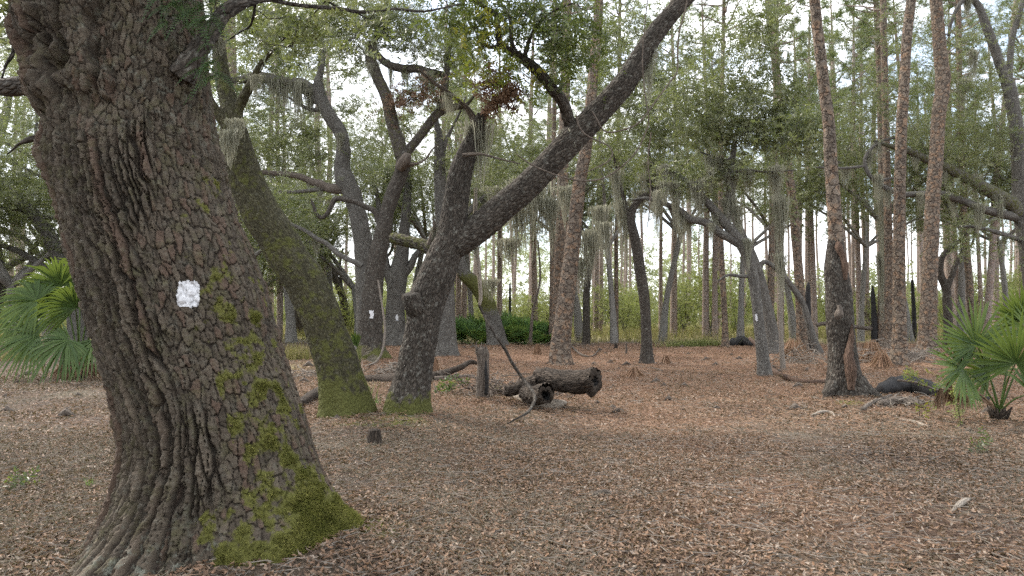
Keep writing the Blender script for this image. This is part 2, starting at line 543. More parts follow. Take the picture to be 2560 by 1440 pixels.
def ground_mat():
    t = NT('forest_floor')
    o = t.n('TexCoord').outputs['Object']
    n1 = t.noise(o, 0.7, 4)
    n2 = t.noise(o, 6.0, 5, .65)
    n3 = t.noise(o, 34.0, 5, .7)
    v = t.n('TexVoronoi', {'Vector': o, 'Scale': 26.0, 'Randomness': 1.0}, feature='F1')
    vc = t.n('SeparateColor', {0: v.outputs['Color']}).outputs[0]
    f = t.math('ADD', t.math('MULTIPLY', n3, 0.7), t.math('MULTIPLY', vc, 0.4))
    base = t.ramp(f, [(0.25, (0.025, 0.017, 0.012)), (0.5, (0.070, 0.048, 0.034)), (0.72, (0.130, 0.092, 0.067)), (0.95, (0.24, 0.18, 0.135))])
    straw = t.ramp(f, [(0.25, (0.065, 0.034, 0.021)), (0.5, (0.155, 0.085, 0.052)), (0.72, (0.225, 0.138, 0.090)), (0.95, (0.32, 0.23, 0.165))])
    na = t.n('Attribute', attribute_name='needle').outputs['Fac']
    nf = t.math('ADD', na, t.math('MULTIPLY', t.math('SUBTRACT', n2, 0.5), 1.2), True)
    c_ = t.mix(nf, base, straw)
    grey = t.ramp(n1, [(0.48, 0.0), (0.66, 0.55)])
    c_ = t.mix(t.math('MULTIPLY', grey, t.math('SUBTRACT', 1.0, na)), c_, t.mix(n3, (0.07, 0.062, 0.045), (0.21, 0.19, 0.14)))
    ga = t.n('Attribute', attribute_name='grass').outputs['Fac']
    gf = t.math('ADD', ga, t.math('MULTIPLY', t.math('SUBTRACT', n2, 0.5), 1.0), True)
    c_ = t.mix(t.math('MULTIPLY', gf, ga), c_, t.mix(n2, (0.12, 0.13, 0.045), (0.36, 0.29, 0.17)))
    ma = t.n('Attribute', attribute_name='moss').outputs['Fac']
    mf = t.ramp(t.math('ADD', ma, t.math('MULTIPLY', t.math('SUBTRACT', n2, 0.5), 0.8)), [(0.4, 0.0), (0.55, 1.0)])
    c_ = t.mix(t.math('MULTIPLY', mf, ma, True), c_, t.mix(n3, (0.06, 0.07, 0.012), (0.17, 0.17, 0.035)))
    h = t.math('ADD', n3, t.math('MULTIPLY', vc, 0.6))
    bp = t.n('Bump', {'Strength': 1.0, 'Distance': 0.03, 'Height': h}).outputs[0]
    return t.finish(t.n('BsdfPrincipled', {'Base Color': c_, 'Roughness': 0.92, 'Normal': bp, 'Specular IOR Level': 0.2}).outputs[0])


# ------------------------------------------------------------------ ground sheet
def axis(lo, hi, fine_lo, fine_hi, step, grow=1.13):
    a = list(np.arange(fine_lo, fine_hi, step))
    s, x = step, a[-1]
    while x < hi:
        s *= grow
        x += s
        a.append(x)
    s, x, b = step, a[0], []
    while x > lo:
        s *= grow
        x -= s
        b.append(x)
    return np.array(b[::-1] + a)


def build_ground():
    xs, ys = axis(-900, 900, -14, 14, 0.11), axis(-60, 1400, 2.0, 30, 0.11)
    X, Y = np.meshgrid(xs, ys, indexing='ij')
    x, y = X.ravel(), Y.ravel()
    z = gz(x, y)
    nr = (np.abs(x) < 20) & (y < 40)
    z = z + np.where(nr, 0.012 * fbm(np.stack([x * 5, y * 5, x * 0], 1), 8, 2), 0)
    ny = len(ys)
    i, j = np.meshgrid(np.arange(len(xs) - 1), np.arange(ny - 1), indexing='ij')
    Fq = np.stack([i * ny + j, (i + 1) * ny + j, (i + 1) * ny + j + 1, i * ny + j + 1], -1).reshape(-1, 4)
    needle = sstep(9, 15, y + 1.5 * vnoise(np.stack([x * .3, y * .3, x * 0], 1), 5)) * (1 - sstep(36, 42, y)) * sstep(-7, -1, x + y * 0.12)
    needle = np.maximum(needle, 0.7 * np.exp(-((x - 1.8 - 0.05 * y) / 1.2) ** 2) * sstep(3, 6, y))
    grass = np.maximum(sstep(34, 46, y + 3 * vnoise(np.stack([x * .12, y * .12, x * 0], 1), 6)),
                       np.exp(-((x + 6.3) / 1.6) ** 2 - ((y - 20.5) / 3) ** 2))
    moss = np.exp(-((x + 1.85) / 0.75) ** 4 - ((y - 9.75) / 0.42) ** 4) + 0.9 * np.exp(-((x + 0.95) / .32) ** 2 - ((y - 4.75) / .3) ** 2)
    moss = moss + np.exp(-((x - 5.9) / .3) ** 2 - ((y - 12.0) / .25) ** 2)
    V = np.stack([x, y, z], 1)
    o = mesh('ground', V, [Fq], ground_mat(), attrs={'needle': needle, 'grass': grass, 'moss': np.clip(moss, 0, 1)})
    tag(o, kind='structure')


build_ground()


# ------------------------------------------------------------------ leaf machinery
def rand_rot(n, rng, tilt=None):
    """random rotation matrices (n,3,3); tilt limits how far local z leans from up"""
    if tilt is None:
        q = rng.normal(size=(n, 4))
        q /= np.linalg.norm(q, axis=1)[:, None]
        w, x, y, z = q.T
        return np.stack([np.stack([1 - 2 * (y * y + z * z), 2 * (x * y - z * w), 2 * (x * z + y * w)], -1),
                         np.stack([2 * (x * y + z * w), 1 - 2 * (x * x + z * z), 2 * (y * z - x * w)], -1),
                         np.stack([2 * (x * z - y * w), 2 * (y * z + x * w), 1 - 2 * (x * x + y * y)], -1)], 1)
    a = rng.uniform(0, 2 * math.pi, n)
    b = rng.normal(0, tilt, n)
    c_ = rng.normal(0, tilt, n)
    ca, sa, cb, sb, cc, sc = np.cos(a), np.sin(a), np.cos(b), np.sin(b), np.cos(c_), np.sin(c_)
    z0, o1 = np.zeros(n), np.ones(n)
    Rz = np.stack([np.stack([ca, -sa, z0], -1), np.stack([sa, ca, z0], -1), np.stack([z0, z0, o1], -1)], 1)
    Rx = np.stack([np.stack([o1, z0, z0], -1), np.stack([z0, cb, -sb], -1), np.stack([z0, sb, cb], -1)], 1)
    Ry = np.stack([np.stack([cc, z0, sc], -1), np.stack([z0, o1, z0], -1), np.stack([-sc, z0, cc], -1)], 1)
    return Rz @ Rx @ Ry


def spray_proto(rng, k=12, L=0.065, wd=0.026, stem=0.2):
    V, Fc = [], []
    for i in range(k):
        t = (i + 0.6) / k
        base = np.array([t * stem, 0, -0.02 * t])
        az = (1 if i % 2 else -1) * rng.uniform(0.5, 1.3) + rng.normal(0, .25)
        el = rng.normal(0.1, 0.45)
        d = np.array([math.cos(az) * math.cos(el), math.sin(az) * math.cos(el), math.sin(el)])
        s = np.cross(d, [0, 0, 1.0]) + rng.normal(0, .35, 3)
        s -= d * (d @ s)
        s /= np.linalg.norm(s)
        n = np.cross(d, s)
        l = L * rng.uniform(0.7, 1.25)
        w_ = wd * rng.uniform(0.8, 1.2)
        b = len(V)
        V += [base, base + d * l * .5 + s * w_ * .5 + n * w_ * .18, base + d * l, base + d * l * .5 - s * w_ * .5 + n * w_ * .18]
        Fc.append([b, b + 1, b + 2, b + 3])
    return np.array(V), np.array(Fc)


def place(V0, F0, pos, rot, sc):
    n, m = len(pos), len(V0)
    V = np.einsum('nij,mj->nmi', rot, V0) * sc[:, None, None] + pos[:, None, :]
    Fo = F0[None] + (np.arange(n) * m)[:, None, None]
    return V.reshape(-1, 3), Fo.reshape(-1, F0.shape[1])


PROTO = [spray_proto(np.random.default_rng(100 + i)) for i in range(4)]


def add_leaves(buf, pos, rng, size=1.0, mi=0, bias=None, tilt=0.7):
    n = len(pos)
    which = rng.integers(0, 4, n)
    for k in range(4):
        s = which == k
        m = int(s.sum())
        if not m:
            continue
        V, Fc = place(*PROTO[k], pos[s], rand_rot(m, rng, tilt), size * rng.uniform(0.75, 1.3, m))
        nl = len(PROTO[k][0]) // 4
        base = (np.repeat(rng.uniform(0.15, 0.85, m), nl) if bias is None else np.repeat(bias[s], nl))
        v = np.clip(base + rng.normal(0, .16, m * nl), 0, 1)
        buf.add(V, Fc, np.zeros((Fc.size, 2)), mi, var=np.repeat(v, 4), moss=0)


def clumps_in(blobs, rng, per_m3=None):
    """blob: (centre, (rx,ry,rz), n)"""
    out = []
    for c_, r, n in blobs:
        d = rng.normal(size=(n, 3))
        d /= np.linalg.norm(d, axis=1)[:, None]
        q = d * (rng.uniform(0.12, 1, n) ** (1 / 2.2))[:, None] * np.array(r) + np.array(c_)
        out.append(q)
    return np.vstack(out)


def grow(buf, nodes, nrad, clumps, rng, mi=1, maxr=0.03, step=0.25):
    """thin branches from the skeleton to every leaf clump; returns extra leaf positions along them"""
    pts = [np.asarray(nodes)]
    A = np.asarray(nodes, float)
    Rr = np.asarray(nrad, float)
    d0 = np.min(np.linalg.norm(clumps[:, None] - A[None], axis=2), axis=1)
    extra = []
    for i in np.argsort(d0):
        c_ = clumps[i]
        dd = np.linalg.norm(A - c_, axis=1)
        k = int(np.argmin(dd))
        L = dd[k]
        if L < 0.05:
            continue
        n = max(4, min(14, int(L / step)))
        t = np.linspace(0, 1, n)
        off = rng.normal(0, 0.13 * L, 3)
        off2 = rng.normal(0, 0.07 * L, 3)
        Q = A[k] * (1 - t)[:, None] + c_ * t[:, None] + np.sin(t * math.pi)[:, None] * off + np.sin(t * 2 * math.pi)[:, None] * off2
        r0 = min(max(Rr[k] * .7, 0.004), 0.006 + 0.011 * L, maxr)
        rr = r0 * (1 - t) + 0.003 * t + 0.0015
        V, fs, uv = tube(Q, rr, 4 if r0 < .014 else 6, cap1=False)
        buf.add(V, fs, uv, mi, var=0.5, moss=0)
        A = np.vstack([A, Q[1:]])
        Rr = np.concatenate([Rr, rr[1:]])
        if L > 0.5:
            extra.append(Q[int(n * .55):])
    return np.vstack(extra) if extra else np.zeros((0, 3))


def make_crown(name, parent, nodes, nrad, blobs, seed, leaf='leaf', bark='oak', sprays=20, sigma=0.30, size=1.0, extra_k=2, loc=None, flat=0.6):
    rng = np.random.default_rng(seed)
    cl = clumps_in([(c_, r_, max(2, int(n_ * 1.55))) for c_, r_, n_ in blobs], rng)
    sprays, sigma = sprays * .78, sigma * 1.12
    b = Buf()
    ex = grow(b, nodes, nrad, cl, rng)
    tone = rng.uniform(0.2, 0.8, len(cl))
    n = rng.poisson(sprays, len(cl))
    pos = np.repeat(cl, n, 0) + rng.normal(size=(n.sum(), 3)) * np.array([sigma, sigma, sigma * flat])
    bias = np.repeat(tone, n) + rng.normal(0, .1, n.sum())
    if len(ex):
        e2 = np.repeat(ex, extra_k, 0)
        pos = np.vstack([pos, e2 + rng.normal(0, sigma * .5, e2.shape)])
        bias = np.concatenate([bias, rng.uniform(.2, .8, len(e2))])
    add_leaves(b, pos, rng, size, 0, bias)
    return b.build(name, [M[leaf], M[bark]], parent, loc, smooth=False)


# ------------------------------------------------------------------ traced trees
class Tree:
    def __init__(s, name, label, base, cat='tree', group=None, mat='oak', seed=1, flare=1.5, moss=0.0):
        x, y = base
        s.d = gdepth(x, y)
        b = P(x, y, s.d)
        s.base = np.array([b[0], s.d, gz1(b[0], s.d)])
        s.root = thing(name, label, cat, s.base, group)
        s.mat, s.seed, s.flare, s.moss = mat, seed, flare, moss
        s.nodes, s.nrad = [], []
        s.k = 0

    def pts(s, tr):
        d = s.d
        Q, r = [], []
        for t in tr:
            dd = d + (t[3] if len(t) > 3 else 0)
            Q.append(P(t[0], t[1], dd))
            r.append(pxm(t[2] / 2, dd))
        return np.array(Q), np.array(r)

    def limb(s, part, tr=None, Q=None, r=None, mat=None, ground=False, ext=None, moss=None, bark=None, res=1.0, cap=True, amp=0.07, nodes=True):
        if tr is not None:
            Q, r = s.pts(tr)
        if ground:
            Q = np.vstack([[Q[0] * [1, 1, 0] + [0, 0, s.base[2] - 0.12]], Q[:]]) if Q[0][2] > s.base[2] + .1 else Q
            Q[0][2] = s.base[2] - 0.12
            r = r if len(r) == len(Q) else np.concatenate([[r[0]], r])
        if ext is not None:
            Q = np.vstack([Q, ext[0]])
            r = np.concatenate([r, ext[1]])
        pix = s.d / 683.0 * res
        step = max(0.025, min(pix * 1.3, 0.25))
        q, rr = smooth_path(Q, r, step)
        z0 = s.base[2]
        if ground:
            hgt = q[:, 2] - z0
            rr = rr * (1 + (s.flare - 1) * np.exp(-np.maximum(hgt, 0) / (1.3 * r[0] + .05)))
        ns = int(np.clip(2 * math.pi * rr.max() / max(pix * 1.1, 0.015), 8, 140))
        s.k += 1
        sd = s.seed * 31 + s.k
        bk = bark if bark is not None else (0.22 * 0.05 if s.d < 14 else 0.0)
        base_d = rough_disp(amp, sd, bk if rr.max() > .08 else bk * .3, 0.05, 2.6)

        def disp(th, sl, X, r_):
            out = base_d(th, sl, X, r_)
            if ground:
                h = X[..., 2] - z0
                lob = 0.5 + 0.5 * np.sin(th * 4 + sd + 1.3 * np.sin(th * 2 + sd))
                out = out * (1 + 0.55 * (s.flare - 1) * (lob - .4) * np.exp(-np.maximum(h, 0) / (1.6 * r[0] + .05)))
            return out
        V, fs, uv = tube(q, rr, ns, disp, cap1=cap)
        mo = np.zeros(len(V))
        ml = s.moss if moss is None else moss
        if ml:
            mo = ml(V, s) if callable(ml) else np.full(len(V), ml)
        ob = mesh(part, V, fs, M[mat or s.mat], s.root, uv=uv, attrs={'moss': mo})
        if nodes:
            s.nodes.append(q[::4])
            s.nrad.append(rr[::4])
        return ob

    def crown(s, blobs, leaf='leaf', name='crown', minr=0.22, **kw):
        N_, r_ = np.vstack(s.nodes), np.concatenate(s.nrad)
        ok = r_ < minr
        bl = []
        for b in blobs:
            x, y, rx, ry, n = b[:5]
            dd = s.d + (b[5] if len(b) > 5 else 0)
            rd = b[6] if len(b) > 6 else pxm((rx + ry) / 2, dd)
            bl.append((P(x, y, dd), (pxm(rx, dd), rd, pxm(ry, dd)), n))
        s.k += 1
        return make_crown(name, s.root, N_[ok], r_[ok], bl, s.seed * 97 + s.k, leaf, s.mat, **kw)


# ------------------------------------------------------------------ the near oak
def near_oak():
    D = 4.75
    rows = [(1347, 310, 838), (1300, 318, 834), (1260, 326, 822), (1200, 336, 802), (1100, 342, 774), (1000, 322, 744), (900, 292, 708), (850, 276, 690), (733, 240, 658),
            (650, 214, 628), (550, 190, 588), (430, 160, 557), (380, 156, 545), (300, 156, 527), (200, 146, 515), (100, 126, 506), (0, 104, 500)]
    zs, cx, rad = [], [], []
    for y, l, r_ in rows:
        a, b = P(l, y, D), P(r_, y, D)
        zs.append(a[2])
        cx.append((a[0] + b[0]) / 2)
        rad.append((b[0] - a[0]) / 2)
    zs, cx, rad = [-0.25] + zs + [4.6, 5.4], [cx[0]] + cx + [cx[-1] - .12, cx[-1] - .1], [rad[0] * 1.02] + rad + [rad[-1] * .8, rad[-1] * .5]
    zs, cx, rad = np.array(zs), np.array(cx), np.array(rad)
    bx = float(cx[1])
    root = thing('oak_tree', 'huge near live oak with furrowed bark, white blaze and yellow-green mossy root flare', 'tree', (bx, D, gz1(bx, D)))
    nseg = 620
    zz = np.arange(-0.25, 5.4, 0.0072)
    c_ = np.interp(zz, zs, cx)
    r0 = np.interp(zz, zs, rad)
    k = np.exp(-np.linspace(-2, 2, 41) ** 2)
    k /= k.sum()
    c_ = np.convolve(np.pad(c_, 20, 'edge'), k, 'valid')
    r0 = np.convolve(np.pad(r0, 20, 'edge'), k, 'valid')
    # theta 0 = +X, seam at +Y (behind)
    th = math.pi / 2 + np.arange(nseg) / nseg * 2 * math.pi
    TH, ZZ = np.meshgrid(th, zz)
    R0 = np.repeat(r0[:, None], nseg, 1)

    def ang(t0):
        return (TH - t0 + math.pi) % (2 * math.pi) - math.pi
    h = np.maximum(ZZ, -.25)
    rr = R0 * (1 + 0.03 * np.cos(2 * ang(-0.7)))
    for t0, A, wd, hk in ((0.02, 0.50, 0.30, 0.17), (-0.75, 0.26, 0.38, 0.26), (-2.05, 0.55, 0.42, 0.20), (-2.75, 0.16, 0.3, 0.3), (1.2, 0.3, .4, .3), (2.3, 0.3, .4, .3)):
        rr = rr + A * np.exp(-(ang(t0) / wd) ** 2) * np.exp(-np.maximum(h + .02, 0) / hk)
    # burls on the left
    for zc, t0, A, wz, wt in ((3.10, 3.15, .11, .14, .42), (2.72, 3.20, .05, .10, .35), (2.62, -2.6, .05, .15, .3), (3.45, 3.6, .06, .2, .4), (3.0, -2.2, .07, .2, .25), (3.2, -0.35, .07, .22, .35), (2.95, 2.9, .06, .05, .3)):
        rr = rr + A * np.exp(-((ZZ - zc) / wz) ** 2 - (ang(t0) / wt) ** 2)
    X = np.stack([c_[:, None] + R0 * np.cos(TH), D + R0 * np.sin(TH), ZZ], -1).reshape(-1, 3)
    sh = TH.shape
    rr = rr + 0.035 * fbm(X * [1.6, 1.6, 1.1], 21, 3).reshape(sh)
    n_hi = fbm(X * 26, 31, 3).reshape(sh)
    n_fi = fbm(X * 75, 37, 2).reshape(sh)
    # braided ridges (left), square plates (right)
    w0 = fbm(X * [1.5, 1.5, 1.6], 40, 2).reshape(sh)
    w1 = fbm(X * [3.2, 3.2, 1.7], 41, 3).reshape(sh)
    w2 = fbm(X * [6, 6, 4.], 43, 3).reshape(sh)
    TA = (TH - math.pi / 2) / (2 * math.pi)
    na = 84
    twist = 0.05 * np.exp(-ZZ / .25) * np.sin(ang(-1.9) * 3)
    e1, id1 = voro(((TA + twist) * na + 1.7 * w0 + 0.8 * w1 + .5 * w2 + .3 * n_hi).ravel(), (ZZ / 0.33 + .35 * w2 + .3 * w1).ravel(), na, 51)
    nb = 84
    e2, id2 = voro((TA * nb + .8 * w2 + .9 * w1 + .22 * n_hi).ravel(), (ZZ / 0.092 + .9 * w2 + .9 * w1 + .3 * n_hi).ravel(), nb, 57)
    e3, id3 = voro((TA * 150 + 1.1 * w2).ravel(), (ZZ / 0.045 + 1.1 * w2).ravel(), 150, 59)
    e2, e3 = e2, e3
    sA = fbm(X * [2.4, 2.4, 1.0], 141, 3).reshape(sh)
    sB = fbm(X * [2.4, 2.4, 1.1], 143, 3).reshape(sh)
    pA = TA * 50 + 2.6 * sA + .25 * w2 + .10 * n_hi + twist * 8
    pB = TA * 50 + 0.4 + 2.6 * sB + .25 * w2 + .10 * n_hi + twist * 8
    fur = np.minimum(np.abs(np.sin(math.pi * pA)), np.abs(np.sin(math.pi * pB)))
    idr = _h(np.floor(pA).astype(np.int64) % 50, np.floor(pB).astype(np.int64) % 50, np.zeros(sh, np.int64), 9)
    e1, e2, e3, id1, id2, id3 = [q.reshape(sh) for q in (e1, e2, e3, id1, id2, id3)]
    e1 = np.minimum(fur * .42, e1 * 1.6 + .06)
    id1 = idr
    ridge = sstep(0.0, 0.24, e1) * (.7 + .4 * idr) + 0.12 * sstep(0, .16, e3)
    e2 = np.minimum(e2, fur * .55 + .035 + .06 * id2)
    plate = sstep(0.0, 0.13, e2) * (0.45 + .65 * id2) + .14 * sstep(0, .2, e3)
    side = sstep(-1.42, -1.22, ang(0) * 1.0 + 0.55 * w1 - 0.04 * (ZZ - 1.0))         # 0 = left, 1 = right as seen from the path
    upper = sstep(2.55, 2.8, ZZ + .35 * w1)
    side = np.maximum(side * (1 - upper), upper * sstep(-2.1, -1.6, ang(0) + .3 * w1))
    side = np.where(np.abs(ang(0)) < 1.7, side, np.where(ang(0) > 0, 1 - sstep(1.7, 2.2, ang(0)), side))
    bark = ridge * (1 - side) * 0.066 + plate * side * 0.024
    wr = sstep(2.7, 3.1, ZZ) * sstep(-0.7, -1.6, ang(0))                              # swollen, folded bark near the fork
    fold = np.abs(fbm(X * [5.5, 5.5, 2.6] + np.stack([w2.ravel(), w1.ravel(), w2.ravel()], 1) * .5, 71, 3).reshape(sh))
    bark = bark + wr * 0.125 * (sstep(0.0, .3, fold) - .5)
    low = np.exp(-np.maximum(ZZ - .05, 0) / .16)
    bark = bark * (1 - .35 * low) + low * 0.03 * fbm(X * 13, 77, 2).reshape(sh)
    rr = rr + bark - 0.028 + (0.020 - .010 * side) * n_hi + 0.007 * n_fi
    # moss on the right flank, thick on the right root
    moss = 1.15 * np.exp(-((ang(-0.42) / .72)) ** 2) * sstep(0.62, 0.12, ZZ - .15 * w1)
    moss = moss + 0.31 * np.exp(-((ang(-0.60) / .50)) ** 2) * sstep(3.2, .4, ZZ) * (0.75 + .8 * w1)
    moss = moss + 0.30 * np.exp(-((ang(-0.45) / .42)) ** 2) * sstep(3.3, 1.5, ZZ)
    moss = moss * (1 + .7 * fbm(X * 4, 83, 3).reshape(sh)) + np.where(moss > .12, .85 * fbm(X * 11, 85, 3).reshape(sh), 0)
    rr = rr + 0.012 * sstep(.5, .9, moss) * (0.6 + fbm(X * 20, 79, 3).reshape(sh))
    V = np.stack([c_[:, None] + rr * np.cos(TH), D + rr * np.sin(TH), ZZ], -1)
    nz = len(zz)
    i, j = np.meshgrid(np.arange(nz - 1), np.arange(nseg), indexing='ij')
    j2 = (j + 1) % nseg
    Fq = np.stack([i * nseg + j, i * nseg + j2, (i + 1) * nseg + j2, (i + 1) * nseg + j], -1).reshape(-1, 4)
    t = NT('near_oak_bark')
    obj = t.n('TexCoord').outputs['Object']
    at = lambda a: t.n('Attribute', attribute_name=a).outputs['Fac']
    n1, n2, n3 = t.noise(obj, 3.0, 4), t.noise(obj, 30, 6, .7), t.noise(obj, 120, 4, .65)
    f = t.math('ADD', t.math('MULTIPLY', at('cell'), 0.35), t.math('MULTIPLY', n2, 0.8))
    f = t.math('ADD', f, t.math('MULTIPLY', t.math('SUBTRACT', n1, .5), .5))
    f = t.math('SUBTRACT', f, 0.15, True)
    col = t.mix(f, (0.023, 0.0175, 0.0125), (0.178, 0.143, 0.104))
    col = t.mix(t.math('MULTIPLY', t.ramp(at('cell'), [(0.78, 0.0), (0.86, 1.0)]), 0.5), col, (0.080, 0.040, 0.027))
    col = t.mix(t.math('MULTIPLY', t.math('SUBTRACT', 1.0, at('plate'), True), 0.9), col, (0.016, 0.011, 0.008))
    gl = t.ramp(t.noise(obj, 17, 6, .72), [(0.52, 0.0), (0.66, 0.7)])
    col = t.mix(t.math('MULTIPLY', gl, t.math('ADD', at('lich'), 0.22, True)), col, (0.22, 0.235, 0.19))
    og = t.ramp(t.noise(obj, 9, 5, .7), [(0.50, 0.0), (0.68, 0.6)])
    col = t.mix(t.math('MULTIPLY', og, at('plate')), col, (0.085, 0.080, 0.036))
    mn = t.noise(obj, 13.0, 6, .7)
    mm = t.ramp(t.math('ADD', at('moss'), t.math('MULTIPLY', t.math('SUBTRACT', mn, .5), 1.5)), [(0.40, 0.0), (0.58, 1.0)])
    col = t.mix(mm, col, t.mix(t.math('ADD', t.math('MULTIPLY', n2, .8), t.math('MULTIPLY', n3, .3)), (0.022, 0.026, 0.006), (0.165, 0.16, 0.038)))
    hh = t.math('ADD', n2, t.math('MULTIPLY', n3, .6))
    bp = t.n('Bump', {'Strength': 1.0, 'Distance': 0.012, 'Height': hh}).outputs[0]
    mat = t.finish(t.n('BsdfPrincipled', {'Base Color': col, 'Roughness': 0.88, 'Normal': bp, 'Specular IOR Level': 0.28}).outputs[0])
    cell = id1 * (1 - side) + id2 * side
    pl = sstep(.0, .20, e1) * (1 - side) + sstep(.0, .14, e2) * side
    lich = 0.9 * sstep(.45, .05, ZZ) * np.exp(-((ang(-1.75) / .7)) ** 2) + .35 * sstep(2.2, 2.9, ZZ) * side
    mesh('trunk', V.reshape(-1, 3), [Fq], mat, root, attrs={'cell': cell, 'plate': np.clip(pl, 0, 1), 'moss': np.clip(moss, 0, 1.2), 'lich': lich})
    # the painted blaze: the bark's own surface, a coat of paint higher
    Y0, Y1, X0, X1 = 697, 770, 441, 499
    vx = 1280 + F * V[..., 0] / V[..., 1]
    p0, p1 = P(470, Y1, 4.15)[2], P(470, Y0, 4.15)[2]
    u = (vx - (X0 + X1) / 2) / ((X1 - X0) / 2)
    v = (ZZ - (p0 + p1) / 2) / ((p1 - p0) / 2)
    pl0 = sstep(0, .10, e1) * (1 - side) + sstep(0, .08, e2) * side
    edge = 0.30 * fbm(V.reshape(-1, 3) * [24, 24, 12], 81, 3).reshape(sh)
    inside = ((u ** 4 + np.abs(v) ** 5) ** .22 + edge < 1.0) & (np.sin(TH) < 0)
    fm = (inside[:-1, :] & inside[1:, :])[i, j] & (inside[:-1, :] & inside[1:, :])[i, j2]
    fq = Fq.reshape(nz - 1, nseg, 4)[fm]
    ids, inv = np.unique(fq, return_inverse=True)
    o = np.stack([np.cos(TH), np.sin(TH), 0 * TH], -1).reshape(-1, 3)[ids]
    mesh('paint_blaze', V.reshape(-1, 3)[ids] + o * .004, [inv.reshape(-1, 4)], M['paint'], root)
    # fuzzy moss cushions on the mossy flank
    rng = np.random.default_rng(3)
    Vf = V.reshape(-1, 3)
    pr = np.clip((moss.ravel() - .58) * 2, 0, 1) * (.25 + pl.ravel()) * (np.sin(TH).ravel() < .5) * (Vf[:, 2] > -.05)
    idx = rng.choice(len(Vf), 26000, p=pr / pr.sum())
    nrm = np.stack([np.cos(TH), np.sin(TH), 0 * TH + .15], -1).reshape(-1, 3)[idx] + rng.normal(0, .55, (26000, 3))
    nrm /= np.linalg.norm(nrm, axis=1)[:, None]
    p0 = Vf[idx] + rng.normal(0, .004, (26000, 3))
    sd = np.cross(nrm, rng.normal(size=(26000, 3)))
    sd *= .0032 / np.linalg.norm(sd, axis=1)[:, None]
    ln = rng.uniform(.008, .024, 26000)[:, None]
    mb = Buf()
    mb.add(np.stack([p0 - sd, p0 + sd, p0 + nrm * ln], 1).reshape(-1, 3), np.arange(26000 * 3).reshape(-1, 3), var=np.repeat(np.clip(.5 + .4 * fbm(p0 * 9, 87, 2) + rng.normal(0, .15, 26000), 0, 1), 3))
    mb.build('moss', [M['bark_moss']], root, smooth=False)
    # limbs
    tr = Tree.__new__(Tree)
    tr.d, tr.base, tr.root, tr.mat, tr.seed, tr.flare, tr.moss, tr.nodes, tr.nrad, tr.k = D, np.array([bx, D, gz1(bx, D)]), root, 'oak', 5, 1, 0.0, [], [], 0
    tr.limb('limb', [(455, 190, 64, -.3), (480, 150, 56, -.32), (510, 105, 46, -.3), (550, 45, 40, -.25), (595, 10, 36, -.2), (645, -8, 33, 0), (715, -20, 30, .2), (800, -45, 26, .5), (980, -120, 18, 1.2)], nodes=False)
    tr.limb('limb', [(655, -10, 13), (690, 2, 12, .3), (750, 13, 11, .6), (850, 22, 10, 1), (905, 30, 9, 1.2), (985, 22, 8, 1.5), (1060, 28, 6, 1.9), (1150, 10, 4, 2.3)])
    tr.limb('limb', [(110, 216, 54, .3), (60, 214, 50, .35), (0, 216, 46, .4), (-120, 190, 40, .6), (-320, 60, 30, 1.0)], nodes=False)
    tr.limb('limb', [(135, 330, 22, .1), (105, 340, 20, .1), (70, 350, 15, .1), (45, 362, 6, .12), (18, 386, 4, .15)], nodes=False, mat='oak')
    tr.limb('limb', [(640, -6, 8), (628, 60, 6, .2), (600, 80, 4, .4), (555, 110, 3, .5)])
    tr.limb('limb', [(45, 20, 16), (32, 70, 12, -.1), (33, 130, 10, -.1), (15, 160, 8, -.15), (5, 195, 5, -.2)])
    top = np.array([cx[-1], D, 5.0])  # unseen boughs and crown above, put in to shade trunk and ground
    for a, (dx, dy, dz) in enumerate(((-2.4, -.6, 2.2), (2.6, -.2, 2.4), (.5, 2.6, 2.2), (-.6, -2.6, 2.6), (2.2, -2.4, 2.0))):
        q = np.array([top + [0, 0, -.4], top + [dx * .3, dy * .3, dz * .55], top + [dx * .7, dy * .7, dz * .85], top + [dx * 1.25, dy * 1.25, dz * 1.1]])
        tr.limb('limb', Q=q, r=np.array([.26, .2, .13, .06]), res=3)
    rng = np.random.default_rng(77)
    bl = []
    for a in range(15):
        th_ = rng.uniform(0, 2 * math.pi)
        q = rng.uniform(.8, 4.3)
        bl.append((np.array([top[0] + .3 + q * math.cos(th_), D - .3 + q * math.sin(th_), rng.uniform(6.4, 9.0)]), (1.3, 1.3, .7), 9))
    make_crown('crown', root, np.vstack(tr.nodes), np.concatenate(tr.nrad), bl, 5, 'leaf', 'oak', sprays=20, size=1.15)
    bl = [(P(700, 60, 6), (.25, .4, .25), 6), (P(30, 60, 5), (.2, .2, .35), 8), (P(850, 40, 6), (.5, .4, .2), 8)]
    make_crown('crown', root, np.vstack(tr.nodes), np.concatenate(tr.nrad), bl, 6, 'leaf', 'oak', sprays=8, sigma=.15, size=.9)
    return root


near_oak()


# ------------------------------------------------------------------ the traced oaks behind it
def moss_low(hm, zmax=.5, side=None, base=0.0):
    def f(V, s):
        z = V[:, 2] - s.base[2]
        m = hm * sstep(zmax * 1.5, 0, z + .35 * zmax * fbm(V * 6, 91, 2)) + base
        m = m * (1 + .7 * fbm(V * 4.5, 92, 3))
        if side:
            x0 = V[:, 0] - np.interp(z, [0, 3], [s.base[0], s.base[0] + side[1]])
            m = m + side[0] * sstep(-.15, .25, x0)
        return np.clip(m, 0, 1.1)
    return f


